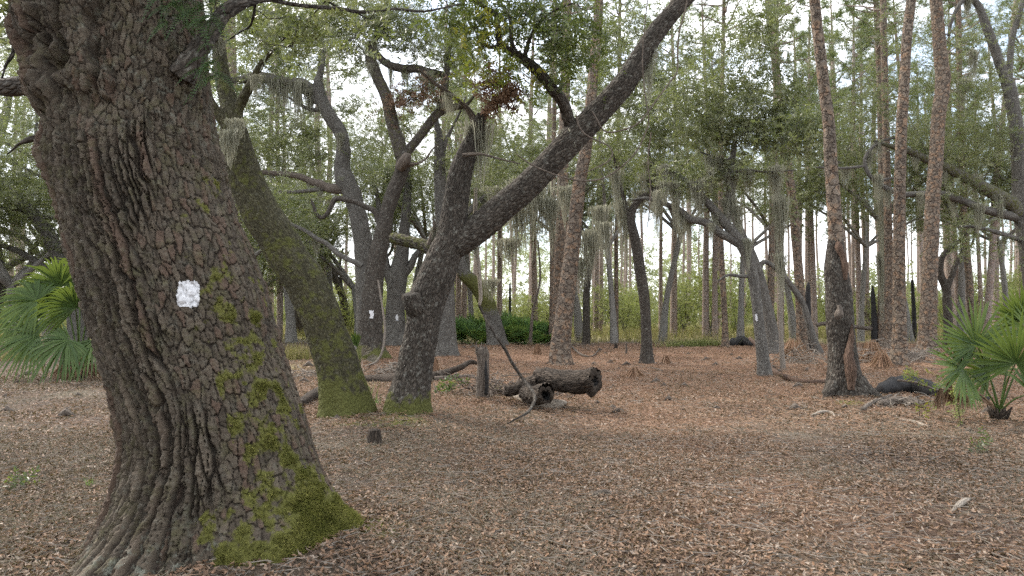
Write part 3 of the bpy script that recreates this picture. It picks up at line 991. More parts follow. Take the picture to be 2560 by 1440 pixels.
# leaning oak just behind the near one
B = Tree('oak_tree', 'leaning mossy oak trunk directly behind the huge near oak', (871, 1046), seed=2, flare=1.4, mat='oak_moss',
         moss=moss_low(0.85, .5, None, .36))
B.limb('trunk', [(871, 1046, 100), (862, 990, 98), (840, 900, 97), (812, 820, 97), (795, 770, 98), (760, 700, 100), (725, 650, 98), (692, 590, 96), (660, 545, 94), (628, 480, 88), (604, 410, 80),
                 (588, 350, 70), (580, 300, 56), (572, 255, 44, .1), (556, 190, 36, .3), (545, 90, 30, .6), (530, -60, 24, 1)], ground=True, amp=.05)
B.limb('limb', [(583, 310, 32), (600, 262, 26), (622, 220, 22, -.1), (650, 165, 15, -.2), (680, 126, 9, -.3), (715, 92, 6, -.4), (770, 70, 4, -.5)])
B.limb('limb', [(590, 340, 30), (520, 250, 28, -.2), (440, 120, 24, -.3), (330, -60, 20, -.3)], res=2)
B.crown([(640, 60, 70, 60, 9, -.3), (735, 70, 60, 50, 8, -.4), (560, -60, 150, 90, 10), (400, -110, 140, 100, 8)], sprays=12, sigma=.22)  # clumps above the frame, added to cast shade

# forked oak of the centre
Cc = Tree('oak_tree', 'dark forked oak, one stem snapped off, the other sweeping up to the right', (1018, 1046), seed=3, flare=1.36,
          moss=moss_low(0.95, .35, None, .05))
Cc.limb('trunk', [(1018, 1046, 88), (1024, 990, 86), (1040, 905, 82), (1056, 820, 84), (1064, 760, 92), (1092, 690, 90), (1110, 640, 84), (1130, 590, 78), (1136, 540, 68), (1142, 490, 62), (1152, 430, 59),
                  (1170, 380, 50), (1185, 345, 42), (1198, 308, 34), (1204, 286, 24)], ground=True, amp=.06)
Cc.limb('limb', [(1120, 625, 66), (1165, 595, 70), (1215, 555, 72), (1260, 515, 70), (1310, 474, 68), (1370, 412, 66), (1424, 356, 66), (1466, 312, 66), (1520, 256, 60), (1562, 208, 58), (1592, 160, 52), (1622, 108, 48),
                 (1655, 62, 46), (1700, 10, 42), (1760, -50, 38), (1850, -140, 32, .3), (1960, -260, 22, .5)], amp=.05)
Cc.limb('snapped_limb', [(1196, 322, 30), (1206, 292, 26), (1222, 270, 20), (1238, 247, 10), (1243, 236, 2)], mat='red_wood', amp=.2, nodes=False)
Cc.limb('snapped_limb', [(1192, 318, 26), (1180, 290, 17), (1160, 262, 11, -.1), (1128, 236, 10, -.2), (1092, 212, 9, -.3), (1068, 192, 7, -.4), (1047, 174, 5, -.5)], mat='dead', amp=.1)
Cc.limb('limb', [(1440, 335, 34), (1425, 312, 31), (1408, 258, 29, -.2), (1379, 220, 28, -.3), (1346, 179, 27, -.4), (1312, 152, 25, -.5), (1283, 131, 21, -.6), (1252, 112, 16, -.7), (1244, 70, 13, -.8), (1238, 36, 12, -.8), (1200, 10, 10, -.9), (1140, -40, 8, -1)])
Cc.limb('limb', [(1310, 148, 13, -.5), (1320, 110, 10, -.6), (1337, 71, 9, -.7), (1362, 44, 7, -.8), (1396, 21, 5, -.9), (1440, 5, 4, -1)])
Cc.limb('limb', [(1286, 130, 14, -.6), (1279, 100, 11, -.6), (1276, 50, 10, -.5), (1262, 22, 8, -.4), (1240, 8, 6, -.3)])
Cc.limb('limb', [(1255, 112, 12, -.7), (1228, 118, 9, -.7), (1212, 112, 8, -.8), (1196, 124, 5, -.8)])
Cc.limb('stub', [(1050, 795, 50), (1036, 765, 50, -.2), (1030, 745, 48, -.25), (1028, 734, 44, -.27)], amp=.12, nodes=False)
Cc.limb('limb', [(1120, 625, 38), (1085, 626, 34, .1), (1060, 614, 32, .2), (1030, 606, 30, .3), (1005, 600, 29, .4), (985, 596, 28, .5), (976, 594, 22, .52)], moss=.46, nodes=False, amp=.16)
Cc.limb('snapped_limb', [(1072, 618, 18, .1), (1080, 592, 15, .05), (1086, 566, 11, 0), (1082, 540, 4, 0)], mat='dead', amp=.15, nodes=False)
Cc.limb('snapped_limb', [(1158, 388, 10, -.25), (1200, 385, 7, -.4), (1245, 396, 5, -.5), (1300, 410, 3, -.6)], mat='dead', nodes=False)
Cc.crown([(1370, 75, 120, 95, 16, -.8), (1440, 100, 60, 70, 10, -.6), (1250, 30, 90, 60, 13, -.6), (1150, 50, 90, 60, 11, -.4), (1400, 180, 60, 50, 7, -.3),
          (1900, -300, 220, 160, 14, .5), (1150, -120, 200, 90, 12, -.8), (1500, -160, 200, 100, 12, -.2)], leaf='leaf_dark', sprays=13, sigma=.24, size=1.0)  # overhead clumps out of view are added for the shade they cast
Cc.crown([(1215, 95, 70, 60, 7, -1.0), (1255, 200, 40, 60, 4, -.9), (1200, 175, 40, 30, 3, -.9)], leaf='leaf_yel', name='vine_foliage', sprays=5, sigma=.14, size=1.1)
Cc.crown([(1262, 240, 40, 45, 8, -.3), (1222, 205, 40, 30, 5, -.2)], leaf='leaf_dead', name='dead_foliage', sprays=13, sigma=.10, size=1.0)

# gnarled oak with a blaze, left of the forked one
E = Tree('oak_tree', 'gnarled dark oak with a small white blaze, between leaning oak and forked oak', (930, 906), seed=4, flare=1.5, moss=moss_low(.7, .5, None, .12))
E.limb('trunk', [(930, 906, 60), (928, 860, 52), (928, 800, 54), (930, 750, 50), (936, 690, 46), (944, 640, 46), (958, 580, 40), (968, 530, 36), (984, 480, 38), (1000, 440, 36), (1008, 405, 36), (1006, 380, 34)], ground=True, amp=.10, res=.7)
E.limb('limb', [(1004, 392, 34), (996, 355, 36), (984, 320, 32), (976, 285, 31), (968, 250, 30), (957, 222, 30), (945, 196, 29), (933, 165, 27), (926, 140, 26), (928, 118, 24), (936, 100, 18), (950, 60, 14, .3), (965, 10, 12, .6), (970, -60, 10, 1)], moss=.35)
E.limb('limb', [(1010, 392, 26), (1024, 372, 24), (1045, 346, 23), (1064, 322, 23), (1080, 300, 22), (1098, 280, 22), (1122, 268, 24), (1148, 266, 16), (1166, 262, 10, -.3), (1185, 240, 6, -.5)], moss=.35)
E.limb('limb', [(1104, 282, 20), (1108, 250, 18), (1112, 215, 17), (1116, 185, 16), (1120, 145, 12), (1128, 90, 9), (1135, 30, 7)])
E.limb('limb', [(930, 118, 16), (948, 142, 18), (966, 158, 19), (990, 168, 21), (1016, 172, 21), (1042, 172, 20), (1072, 180, 19), (1108, 186, 16)])
E.limb('limb', [(950, 560, 18), (938, 530, 15), (912, 516, 13), (890, 506, 12), (868, 500, 13), (850, 496, 14), (836, 499, 13), (828, 516, 11), (815, 538, 10), (802, 544, 10), (790, 532, 9), (784, 514, 8), (777, 498, 4)], amp=.22, nodes=False)
E.limb('stub', [(1000, 420, 26, -.3), (1012, 404, 28, -.5), (1018, 390, 24, -.6), (1020, 383, 16, -.62)], mat='dead', amp=.16, nodes=False)
E.limb('snapped_limb', [(1020, 412, 14, -.4), (1045, 408, 6, -.6), (1065, 396, 5, -.7), (1082, 372, 4, -.8), (1095, 362, 2, -.9)], mat='dead', nodes=False)
E.limb('limb', [(905, 665, 14), (890, 657, 14), (866, 646, 13), (845, 634, 13), (815, 608, 12), (792, 596, 11), (760, 575, 10), (729, 560, 9), (700, 535, 7), (676, 520, 5)], mat='oak_grey')
E.crown([(980, 40, 70, 50, 9, -.4), (1060, 100, 60, 50, 8, -.4), (820, 100, 60, 40, 7, .2), (900, 60, 110, 70, 24, .3), (830, 30, 90, 50, 14, .3), (1010, 110, 60, 40, 8, .3), (870, 150, 60, 40, 7, .4), (1180, 180, 60, 50, 7, .2), (1000, 40, 90, 50, 14, .4), (1060, 230, 60, 40, 6, -.2), (1010, 330, 40, 40, 5, 1.5), (1130, 120, 60, 60, 8), (960, -80, 160, 60, 10, .8), (690, 500, 50, 30, 7, .5), (760, 560, 50, 30, 6, .5)],
        sprays=26, sigma=.33, size=1.25)  # topmost clump, out of view, is added for its shade
E.crown([(1045, 235, 56, 42, 12, -.6), (990, 255, 36, 34, 4, -.6)], leaf='leaf_dead', name='dead_foliage', sprays=17, sigma=.22, size=1.2)

# pale grey oak behind it
G = Tree('oak_tree', 'pale grey oak with arching limbs hung with moss, behind the gnarled blazed oak', (922, 890), seed=6, flare=1.4, mat='oak_grey', moss=.05)
G.limb('trunk', [(922, 890, 54), (918, 800, 50), (914, 700, 50), (909, 620, 48), (900, 560, 44), (890, 520, 44), (878, 480, 46), (862, 450, 48), (856, 420, 42), (858, 385, 36), (858, 355, 33), (850, 330, 33), (836, 308, 34), (818, 280, 34), (806, 255, 33), (798, 232, 31), (795, 210, 28)], ground=True, amp=.08, res=.7)
G.limb('limb', [(797, 222, 26), (795, 205, 22), (800, 185, 17), (805, 155, 15), (807, 120, 13), (800, 80, 10), (812, 30, 8), (820, -40, 6)])
G.limb('limb', [(798, 232, 22), (780, 222, 22), (758, 208, 24), (740, 207, 26), (718, 205, 24), (690, 200, 25), (672, 196, 26), (640, 190, 22), (600, 200, 20), (560, 198, 16), (500, 180, 12)], moss=.4)
G.limb('limb', [(800, 250, 20), (786, 250, 20), (772, 236, 18), (755, 226, 14), (742, 212, 10)])
G.limb('limb', [(802, 272, 14), (785, 275, 11), (770, 272, 9), (752, 262, 9), (735, 252, 7), (715, 240, 4)])
G.limb('limb', [(868, 470, 30), (845, 472, 26), (820, 470, 22), (800, 460, 21), (785, 456, 18), (762, 446, 16), (736, 438, 15), (700, 434, 13), (670, 432, 12), (646, 430, 9)], mat='dead', amp=.18)
G.limb('limb', [(815, 470, 14), (790, 474, 11), (760, 478, 10), (725, 480, 9), (695, 478, 6), (670, 465, 4)], moss=.3)
G.crown([(640, 260, 60, 50, 9, .5), (760, 330, 50, 40, 6, .8), (560, 330, 60, 50, 6, .5), (880, 250, 50, 40, 5, .8), (700, 140, 80, 50, 12, .3), (620, 60, 90, 60, 14, .3), (960, 330, 50, 50, 7, .5), (900, 440, 50, 40, 6, .8), (780, 380, 50, 40, 6, .8), (640, 480, 60, 40, 8, .8), (690, 330, 90, 60, 18, .5), (640, 400, 70, 50, 10, 1), (780, 110, 70, 60, 12, 0), (620, 150, 80, 60, 12, 0), (700, 60, 90, 60, 12, .3), (850, 190, 40, 30, 4, .5), (730, 400, 60, 40, 8, 1), (560, 260, 70, 60, 7, 0)], sprays=24, sigma=.36, size=1.3)

# oak with two stems and a blaze further back
H = Tree('oak_tree', 'grey twin-stemmed oak with a white blaze, between gnarled oak and forked oak', (988, 864), seed=7, flare=1.35, mat='oak_grey', moss=.05)
H.limb('trunk', [(988, 864, 52), (988, 800, 46), (990, 740, 46), (994, 690, 50), (1004, 640, 36), (1010, 590, 28), (1014, 540, 24), (1020, 470, 20), (1030, 400, 14)], ground=True, amp=.06, res=.7)
H.limb('limb', [(986, 720, 30), (972, 690, 24), (962, 650, 20), (956, 600, 18), (950, 540, 14), (940, 470, 10)])
H.limb('limb', [(1004, 690, 24), (1024, 668, 20), (1038, 640, 16), (1056, 620, 13), (1080, 590, 10)])
H.crown([(1030, 430, 70, 60, 12), (960, 450, 60, 60, 10), (1060, 500, 60, 60, 9), (900, 340, 70, 50, 8)], sprays=24, sigma=.42, size=1.6)

I_ = Tree('oak_tree', 'straight grey trunk half hidden behind the forked oak, broken off at its top', (1112, 893), seed=8, flare=1.35, mat='oak_grey', moss=.05)
I_.limb('trunk', [(1112, 893, 56), (1112, 820, 52), (1112, 720, 48), (1112, 620, 42), (1104, 520, 34), (1100, 450, 30), (1098, 390, 26), (1096, 340, 22), (1090, 300, 12)], ground=True, amp=.05, res=.7)
I_.limb('limb', [(1104, 420, 16), (1112, 360, 11), (1130, 320, 8), (1150, 280, 6), (1165, 240, 4)])
I_.crown([(1090, 420, 50, 50, 6, .5), (1180, 300, 70, 60, 8, .5), (1220, 420, 60, 50, 8, 1), (1250, 330, 60, 50, 7, 1)], sprays=22, sigma=.36, size=1.4)

# bent mossy trunk right of the fork
J = Tree('oak_tree', 'bent moss-topped oak trunk before the saw palmetto clump', (1244, 866), seed=9, flare=1.3, mat='oak_grey', moss=lambda V, s: np.clip(.15 + .6 * sstep(1.2, 2.4, V[:, 2]) * sstep(4.2, 3.2, V[:, 2]), 0, 1))
J.limb('trunk', [(1244, 866, 44), (1238, 825, 40), (1226, 780, 38), (1214, 752, 40), (1198, 722, 38), (1176, 700, 36), (1158, 682, 30), (1152, 655, 28), (1140, 620, 26), (1120, 580, 24, .5), (1120, 500, 20, 1)], ground=True, amp=.1, res=.7)
J.limb('limb', [(1128, 590, 18), (1180, 520, 14, .5), (1240, 470, 10, 1), (1300, 440, 6, 1)])
J.crown([(1200, 480, 70, 50, 9, 1), (1290, 440, 60, 40, 8, 1), (1150, 440, 50, 40, 5, 1)], sprays=22, sigma=.4, size=1.6)

# thin crooked oaks left of the gnarled one
K = Tree('oak_tree', 'thin crooked oak with many twisting branches left of the gnarled blazed oak', (866, 840), seed=10, flare=1.3, mat='oak')
K.limb('trunk', [(866, 840, 22), (864, 800, 20), (858, 750, 19), (846, 715, 19), (834, 685, 19), (820, 655, 18), (806, 625, 17), (790, 605, 15), (768, 588, 14), (748, 570, 13), (735, 535, 11), (728, 500, 8)], ground=True, amp=.06, res=.7)
K.limb('limb', [(806, 625, 12), (826, 610, 10), (840, 590, 9), (832, 560, 8), (812, 548, 6), (800, 520, 5)])
K.limb('limb', [(770, 588, 10), (745, 545, 9), (742, 520, 8), (720, 505, 6), (690, 480, 4)])
K.limb('limb', [(856, 745, 8), (852, 700, 7), (850, 660, 6), (858, 620, 5)])
K.crown([(720, 480, 60, 40, 8), (780, 530, 50, 30, 6), (690, 560, 40, 30, 5), (850, 570, 40, 30, 5)], sprays=22, sigma=.45, size=1.6)
L_ = Tree('oak_tree', 'stout dark trunk seen through the gap beside the leaning oak', (748, 841), seed=11, flare=1.3, mat='oak')
L_.limb('trunk', [(748, 841, 30), (748, 780, 26), (756, 700, 24), (770, 650, 22), (778, 620, 22), (786, 570, 18), (792, 500, 14)], ground=True, amp=.06, res=.7)
L_.limb('limb', [(772, 650, 14), (752, 610, 12), (738, 590, 10), (718, 540, 8)])
L_.crown([(760, 420, 70, 50, 9), (820, 480, 50, 40, 6)], sprays=22, sigma=.5, size=1.7)

# far left leaning oak
N_ = Tree('oak_tree', 'leaning oak with long arching limbs at the far left, behind the fan palmetto', (196, 868), seed=12, flare=1.3, mat='oak_grey', moss=.25)
N_.limb('trunk', [(196, 868, 44), (190, 800, 40), (178, 730, 38), (160, 670, 36), (138, 620, 36), (110, 570, 33), (78, 530, 30), (40, 495, 26), (0, 462, 24), (-60, 400, 20), (-120, 300, 14)], ground=True, amp=.06, res=.7)
N_.limb('limb', [(180, 740, 20), (150, 690, 18), (100, 660, 17), (50, 630, 15), (0, 610, 13), (-80, 560, 10)])
N_.limb('limb', [(170, 560, 10), (135, 545, 11), (100, 540, 11), (60, 526, 11), (20, 522, 10), (-40, 520, 8)], mat='oak_grey', nodes=True)
N_.limb('limb', [(178, 720, 16), (200, 640, 14), (180, 560, 12), (150, 450, 11), (120, 425, 10), (80, 395, 9), (40, 370, 8), (0, 352, 7), (-60, 330, 6)])
N_.limb('limb', [(150, 470, 9), (100, 440, 8), (60, 420, 7), (30, 400, 6), (0, 395, 5)])
N_.limb('limb', [(120, 430, 9), (100, 390, 8), (90, 330, 7), (92, 290, 6), (80, 220, 4)])
N_.crown([(60, 320, 70, 50, 9), (40, 440, 60, 50, 8), (120, 500, 40, 40, 4), (20, 250, 70, 60, 9), (60, 120, 70, 70, 10, -1), (10, 560, 50, 40, 6), (100, 620, 40, 30, 3)], sprays=18, sigma=.45, size=1.5)
O_ = Tree('oak_tree', 'grey oak at the left edge with low horizontal boughs', (-40, 860), seed=13, flare=1.3, mat='oak_grey', moss=.1)
O_.limb('trunk', [(-40, 860, 50), (-30, 790, 46), (-10, 720, 42), (-14, 640, 38), (-40, 540, 34), (-30, 420, 28), (10, 300, 20), (30, 200, 12)], ground=True, amp=.06, res=.7)
O_.limb('limb', [(-12, 690, 20), (30, 660, 16), (70, 640, 14), (100, 600, 10), (140, 590, 7), (180, 560, 4)])
O_.limb('limb', [(-30, 560, 20), (20, 580, 15), (60, 596, 13), (100, 640, 10), (150, 660, 6)])
O_.limb('limb', [(-34, 470, 16), (20, 470, 13), (60, 500, 11), (110, 510, 8), (150, 530, 4)])
O_.crown([(40, 180, 90, 60, 12), (100, 380, 60, 50, 7), (70, 480, 60, 40, 7), (130, 600, 40, 40, 5), (30, 640, 50, 30, 5)], sprays=18, sigma=.5, size=1.7)

# small oak of the middle of the clearing
S_ = Tree('oak_tree', 'slim leaning oak standing alone in the orange pine straw of the clearing', (1617, 908), seed=14, flare=1.35, mat='oak', moss=.04)
S_.limb('trunk', [(1617, 908, 30), (1616, 850, 26), (1614, 790, 25), (1610, 740, 27), (1604, 700, 28), (1596, 650, 27), (1588, 600, 25), (1580, 565, 23), (1578, 540, 20), (1586, 515, 18), (1602, 497, 17), (1624, 484, 16), (1650, 464, 13), (1690, 430, 9), (1740, 390, 6)], ground=True, amp=.06, res=.7)
S_.limb('limb', [(1584, 590, 14), (1578, 560, 12), (1560, 500, 10), (1545, 440, 8), (1530, 370, 5)])
S_.limb('limb', [(1650, 464, 9), (1630, 420, 7), (1622, 360, 6), (1640, 290, 4)])
S_.crown([(1480, 110, 80, 60, 11, .5), (1620, 50, 90, 60, 12, .3), (1740, 110, 80, 60, 10, .3), (1600, 300, 90, 70, 16, -1), (1560, 200, 90, 70, 13, -.5), (1690, 340, 80, 60, 12, -.5), (1640, 420, 60, 40, 7), (1520, 380, 60, 50, 7), (1650, 200, 100, 80, 14), (1540, 90, 90, 60, 10)], sprays=24, sigma=.36, size=1.3)

Q_ = Tree('oak_tree', 'grey oak with narrow white blaze and long arching limb, left of the stripped pine', (1913, 948), seed=15, flare=1.2, mat='oak_grey', moss=.12)
Q_.limb('trunk', [(1913, 948, 34), (1908, 900, 30), (1902, 850, 28), (1896, 800, 26), (1890, 740, 26), (1882, 690, 27), (1872, 650, 29), (1856, 615, 28), (1836, 585, 26), (1815, 560, 24), (1792, 533, 22), (1765, 502, 19), (1737, 475, 14), (1700, 440, 9), (1660, 410, 5)], ground=True, amp=.06, res=.8)
Q_.limb('limb', [(1822, 575, 20), (1818, 545, 18), (1821, 500, 16), (1826, 460, 15), (1829, 417, 15), (1834, 380, 14), (1838, 350, 12), (1848, 318, 9), (1880, 300, 6), (1920, 290, 4)])
Q_.limb('limb', [(1848, 610, 22), (1825, 596, 22), (1800, 582, 21), (1775, 562, 20), (1748, 552, 19), (1725, 548, 20), (1704, 530, 18), (1682, 518, 15), (1658, 508, 13), (1617, 496, 9), (1580, 500, 5)])
Q_.limb('limb', [(1884, 690, 12), (1850, 690, 9), (1820, 688, 7), (1795, 702, 5)])
Q_.limb('limb', [(1834, 395, 9), (1810, 400, 7), (1780, 390, 5), (1750, 380, 4)])
Q_.limb('limb', [(1830, 430, 8), (1870, 425, 6), (1920, 430, 5), (1990, 425, 3)])
Q_.crown([(1780, 330, 90, 60, 18), (1870, 270, 100, 60, 18), (1950, 340, 100, 60, 17), (1850, 160, 120, 80, 16), (1730, 240, 80, 60, 11), (1720, 430, 80, 40, 9), (2010, 330, 80, 50, 11, -1.5), (1900, 50, 110, 70, 11), (1800, 420, 60, 30, 5), (1990, 220, 70, 60, 7)],
         sprays=26, sigma=.28, size=1.15)

Rr = Tree('oak_tree', 'grey leaning trunk rising behind the oak with the narrow white blaze', (1934, 888), seed=16, flare=1.3, mat='oak_grey', moss=.1)
Rr.limb('trunk', [(1934, 888, 36), (1930, 840, 32), (1922, 790, 30), (1910, 740, 28), (1898, 690, 26), (1880, 640, 24), (1855, 590, 22), (1838, 540, 20), (1830, 480, 16), (1850, 400, 10)], ground=True, amp=.06, res=.8)
Rr.limb('limb', [(1905, 720, 16), (1900, 670, 13), (1915, 655, 12), (1950, 680, 12), (1972, 706, 14), (1990, 730, 15), (2008, 760, 15), (2020, 800, 17), (2034, 850, 20), (2048, 884, 24)], mat='oak_grey', nodes=False)
Rr.crown([(1860, 420, 70, 50, 8), (1920, 430, 60, 50, 8), (1960, 520, 50, 40, 5)], sprays=22, sigma=.4, size=1.5)

# right edge oak
U = Tree('oak_tree', 'big oak at the right edge sending two long mossy limbs out to the left', (2610, 880), seed=17, flare=1.3, mat='oak_grey', moss=.12)
U.limb('trunk', [(2610, 880, 64), (2600, 780, 58), (2588, 680, 54), (2575, 600, 52), (2562, 540, 48), (2556, 480, 42), (2552, 420, 38), (2545, 350, 32), (2536, 290, 30), (2527, 235, 30), (2520, 205, 26)], ground=True, amp=.05)
U.limb('limb', [(2525, 240, 24), (2515, 205, 23), (2502, 167, 22), (2490, 130, 22), (2476, 92, 21), (2460, 50, 19), (2446, 14, 17), (2424, -5, 12), (2400, 10, 10), (2380, 50, 9), (2370, 90, 5)])
U.limb('limb', [(2528, 225, 18), (2524, 190, 15), (2526, 140, 14), (2530, 100, 14), (2540, 60, 13), (2552, 25, 12), (2562, -20, 11), (2570, -80, 9)])
U.limb('limb', [(2570, 560, 40), (2552, 535, 37), (2528, 508, 35), (2496, 490, 32), (2465, 471, 29), (2434, 454, 27), (2402, 437, 25), (2370, 420, 23), (2340, 408, 21), (2310, 395, 19), (2277, 379, 17), (2246, 370, 14), (2215, 362, 10), (2180, 350, 6)], moss=.45)
U.limb('limb', [(2575, 560, 26), (2556, 548, 23), (2510, 536, 22), (2465, 525, 20), (2435, 514, 19), (2402, 500, 18), (2370, 490, 18), (2340, 483, 17), (2310, 485, 16), (2277, 486, 15), (2255, 485, 14), (2232, 478, 13), (2212, 468, 12), (2192, 456, 11), (2178, 442, 11), (2168, 428, 10), (2162, 405, 9),
                (2166, 388, 9), (2180, 370, 8), (2196, 356, 7), (2215, 349, 6), (2240, 344, 5)], nodes=True)
U.limb('limb', [(2195, 458, 8), (2215, 448, 7), (2232, 446, 5), (2250, 452, 4)], nodes=False)
U.limb('limb', [(2160, 415, 7), (2120, 420, 7), (2080, 420, 6), (2040, 418, 4)])
U.limb('limb', [(2590, 610, 16), (2540, 596, 13), (2490, 580, 11), (2440, 568, 8), (2400, 566, 5)])
U.crown([(2280, 60, 80, 50, 7), (2150, 60, 80, 50, 7), (2060, 150, 70, 60, 7), (2350, 220, 60, 50, 6), (2440, 220, 50, 50, 5), (2480, 330, 60, 60, 8), (2400, 320, 70, 60, 9), (2440, 400, 60, 40, 6), (2300, 330, 70, 50, 7), (2200, 250, 70, 60, 8), (2380, 120, 60, 50, 5), (2460, 610, 60, 40, 6), (2400, 470, 50, 30, 4), (2560, 60, 60, 60, 6)], sprays=24, sigma=.42, size=1.4)

T_ = Tree('oak_tree', 'small forked oak standing behind the saw palmetto side of the pine pair', (1466, 858), seed=18, flare=1.3, mat='oak')
T_.limb('trunk', [(1466, 858, 20), (1466, 800, 18), (1466, 740, 18), (1470, 690, 17), (1476, 650, 16), (1484, 610, 13), (1492, 560, 10), (1500, 500, 7)], ground=True, res=.8)
T_.limb('limb', [(1472, 680, 10), (1464, 640, 9), (1462, 600, 8), (1454, 560, 6), (1450, 500, 4)])
T_.limb('limb', [(1480, 640, 8), (1500, 600, 7), (1520, 560, 5)])
T_.crown([(1480, 560, 50, 50, 9), (1450, 500, 50, 40, 7), (1520, 530, 40, 40, 6)], sprays=14, sigma=.5, size=1.7)

X_ = Tree('oak_tree', 'twisted little oak with two crooked stems behind the right fan palmetto', (2372, 868), seed=19, flare=1.3, mat='oak')
X_.limb('trunk', [(2372, 868, 22), (2370, 800, 20), (2368, 750, 20), (2365, 720, 20), (2352, 690, 18), (2350, 665, 16), (2356, 642, 14), (2370, 625, 12), (2390, 610, 9), (2420, 580, 6)], ground=True, amp=.1, res=.8)
X_.limb('limb', [(2366, 722, 15), (2380, 691, 13), (2386, 670, 12), (2395, 654, 11), (2406, 630, 9), (2430, 610, 6), (2440, 560, 4)])
X_.crown([(2420, 560, 50, 40, 8), (2380, 590, 40, 30, 6)], sprays=22, sigma=.45, size=1.5)


# ------------------------------------------------------------------ blazes on the other trees
def blaze(tree, px, py, w, h, seed):
    """a rough coat of paint wrapped on the trunk where it faces the path"""
    dg = bpy.context.evaluated_depsgraph_get()
    dg.update()
    rng = np.random.default_rng(seed)
    n, m = 7, 11
    V, ok = [], []
    tr = [c_ for c_ in tree.root.children if c_.name.split('.')[0] == 'trunk'][0]
    for j in range(m):
        for i in range(n):
            x = px + ((i / (n - 1)) - .5) * w + .12 * w * (j / (m - 1) - .5)
            y = py + ((j / (m - 1)) - .5) * h
            d = Vector(ray(x, y)).normalized()
            o = Vector((0, 0, CH)) - Vector(tree.root.location)
            hit, loc, nrm, _ = tr.ray_cast(o, d)
            p = loc + Vector(tree.root.location) if hit else Vector(P(x, y, tree.d))
            V.append(p - d * 0.012)
            ok.append(hit)
    fs = []
    for j in range(m - 1):
        for i in range(n - 1):
            e = (i in (0, n - 2)) or (j in (0, m - 2))
            if e and rng.random() < .4:
                continue
            a = j * n + i
            if all(ok[q] for q in (a, a + 1, a + n, a + n + 1)):
                fs.append([a, a + n, a + n + 1, a + 1])
    mesh('paint_blaze', np.array(V), [np.array(fs)], M['paint'], tree.root)


blaze(E, 929, 786, 11, 20, 1)
blaze(H, 992, 794, 7, 15, 2)
blaze(Q_, 1891, 794, 6, 18, 3)


# ------------------------------------------------------------------ pines
def pine_crown_mesh(name, parent, z0, z1, seed, rmax=3.0, n_br=26, size=1.0):
    """whorled branches with needle tufts between z0 and z1 on the axis of the parent"""
    rng = np.random.default_rng(seed)
    b = Buf()
    px, py, pz = parent.location
    tp = []
    for i in range(n_br):
        t = (i + rng.random()) / n_br
        z = z0 + (z1 - z0) * t
        L = rmax * (1 - .72 * t) * rng.uniform(.55, 1.1)
        az = rng.uniform(0, 2 * math.pi)
        el = rng.uniform(-.15, .45) + .5 * t
        d = np.array([math.cos(az) * math.cos(el), math.sin(az) * math.cos(el), math.sin(el)])
        s = np.linspace(0, 1, 6)
        Q = np.array([px, py, z]) + d * L * s[:, None] + np.array([0, 0, 1.]) * (.25 * L * s ** 2)[:, None] + rng.normal(0, .06 * L, (6, 3)) * s[:, None]
        V, fs, uv = tube(Q, 0.045 * (1 - s) + .012, 5, cap1=False)
        b.add(V, fs, uv, 1, var=.5, moss=0)
        for q in (0.45, .62, .78, .9, 1.0):
            k = np.array([np.interp(q, s, Q[:, a]) for a in range(3)])
            for _ in range(3):
                tp.append(k + rng.normal(0, .16 * L * .6, 3))
    tp = np.array(tp)
    # one tuft: needles radiating like a brush
    K = 26
    dirs = rng.normal(size=(K, 3))
    dirs[:, 2] = np.abs(dirs[:, 2]) * .8
    dirs /= np.linalg.norm(dirs, axis=1)[:, None]
    V0, F0 = [], []
    for d in dirs:
        s = np.cross(d, rng.normal(size=3))
        s /= np.linalg.norm(s)
        i = len(V0)
        L = rng.uniform(.22, .36)
        V0 += [d * .02 - s * .007, d * .02 + s * .007, d * L - np.array([0, 0, .05])]
        F0.append([i, i + 1, i + 2])
    V, Fc = place(np.array(V0), np.array(F0), tp, rand_rot(len(tp), rng, .6), size * rng.uniform(.8, 1.4, len(tp)))
    b.add(V, Fc, np.zeros((Fc.size, 2)), 0, var=np.repeat(np.clip(rng.normal(.5, .25, len(tp)), 0, 1), K * 3), moss=0)
    return b.build(name, [M['needle'], M['pine_far']], parent, smooth=False)


def hero_pine(label, base, tr, seed, H=23, mat='pine', group=None, flare=1.35, d=None):
    t = Tree('pine_tree', label, base, seed=seed, flare=flare, mat=mat, group=group)
    Q, r = t.pts(tr)
    q, dq = Q[-1], Q[-1] - Q[-3]
    dq /= np.linalg.norm(dq)
    k = (H - q[2]) / max(dq[2], .5)
    lean = q + dq * k * .5
    end = np.array([lean[0], q[1], H])
    t.limb('trunk', tr, ground=True, ext=(np.array([lean * [1, 1, 0] + [0, 0, (q[2] + H) / 2], end]), np.array([r[-1] * .8, .05])), amp=.05, bark=0.010 if t.d < 30 else 0, res=.6)
    t.root.location = t.root.location
    ax = bpy.data.objects  # crown is grown on the axis of the upper stem
    b0 = np.array(t.root.location)
    t.root.location = [float(v) for v in (end[0], end[1], b0[2])]
    c_ = pine_crown_mesh('crown', t.root, H * .66, H + .8, seed, 3.0)
    off = Vector((float(end[0] - b0[0]), float(end[1] - b0[1]), 0))
    c_.data.transform(Matrix.Translation(off))
    t.root.location = [float(v) for v in b0]
    return t


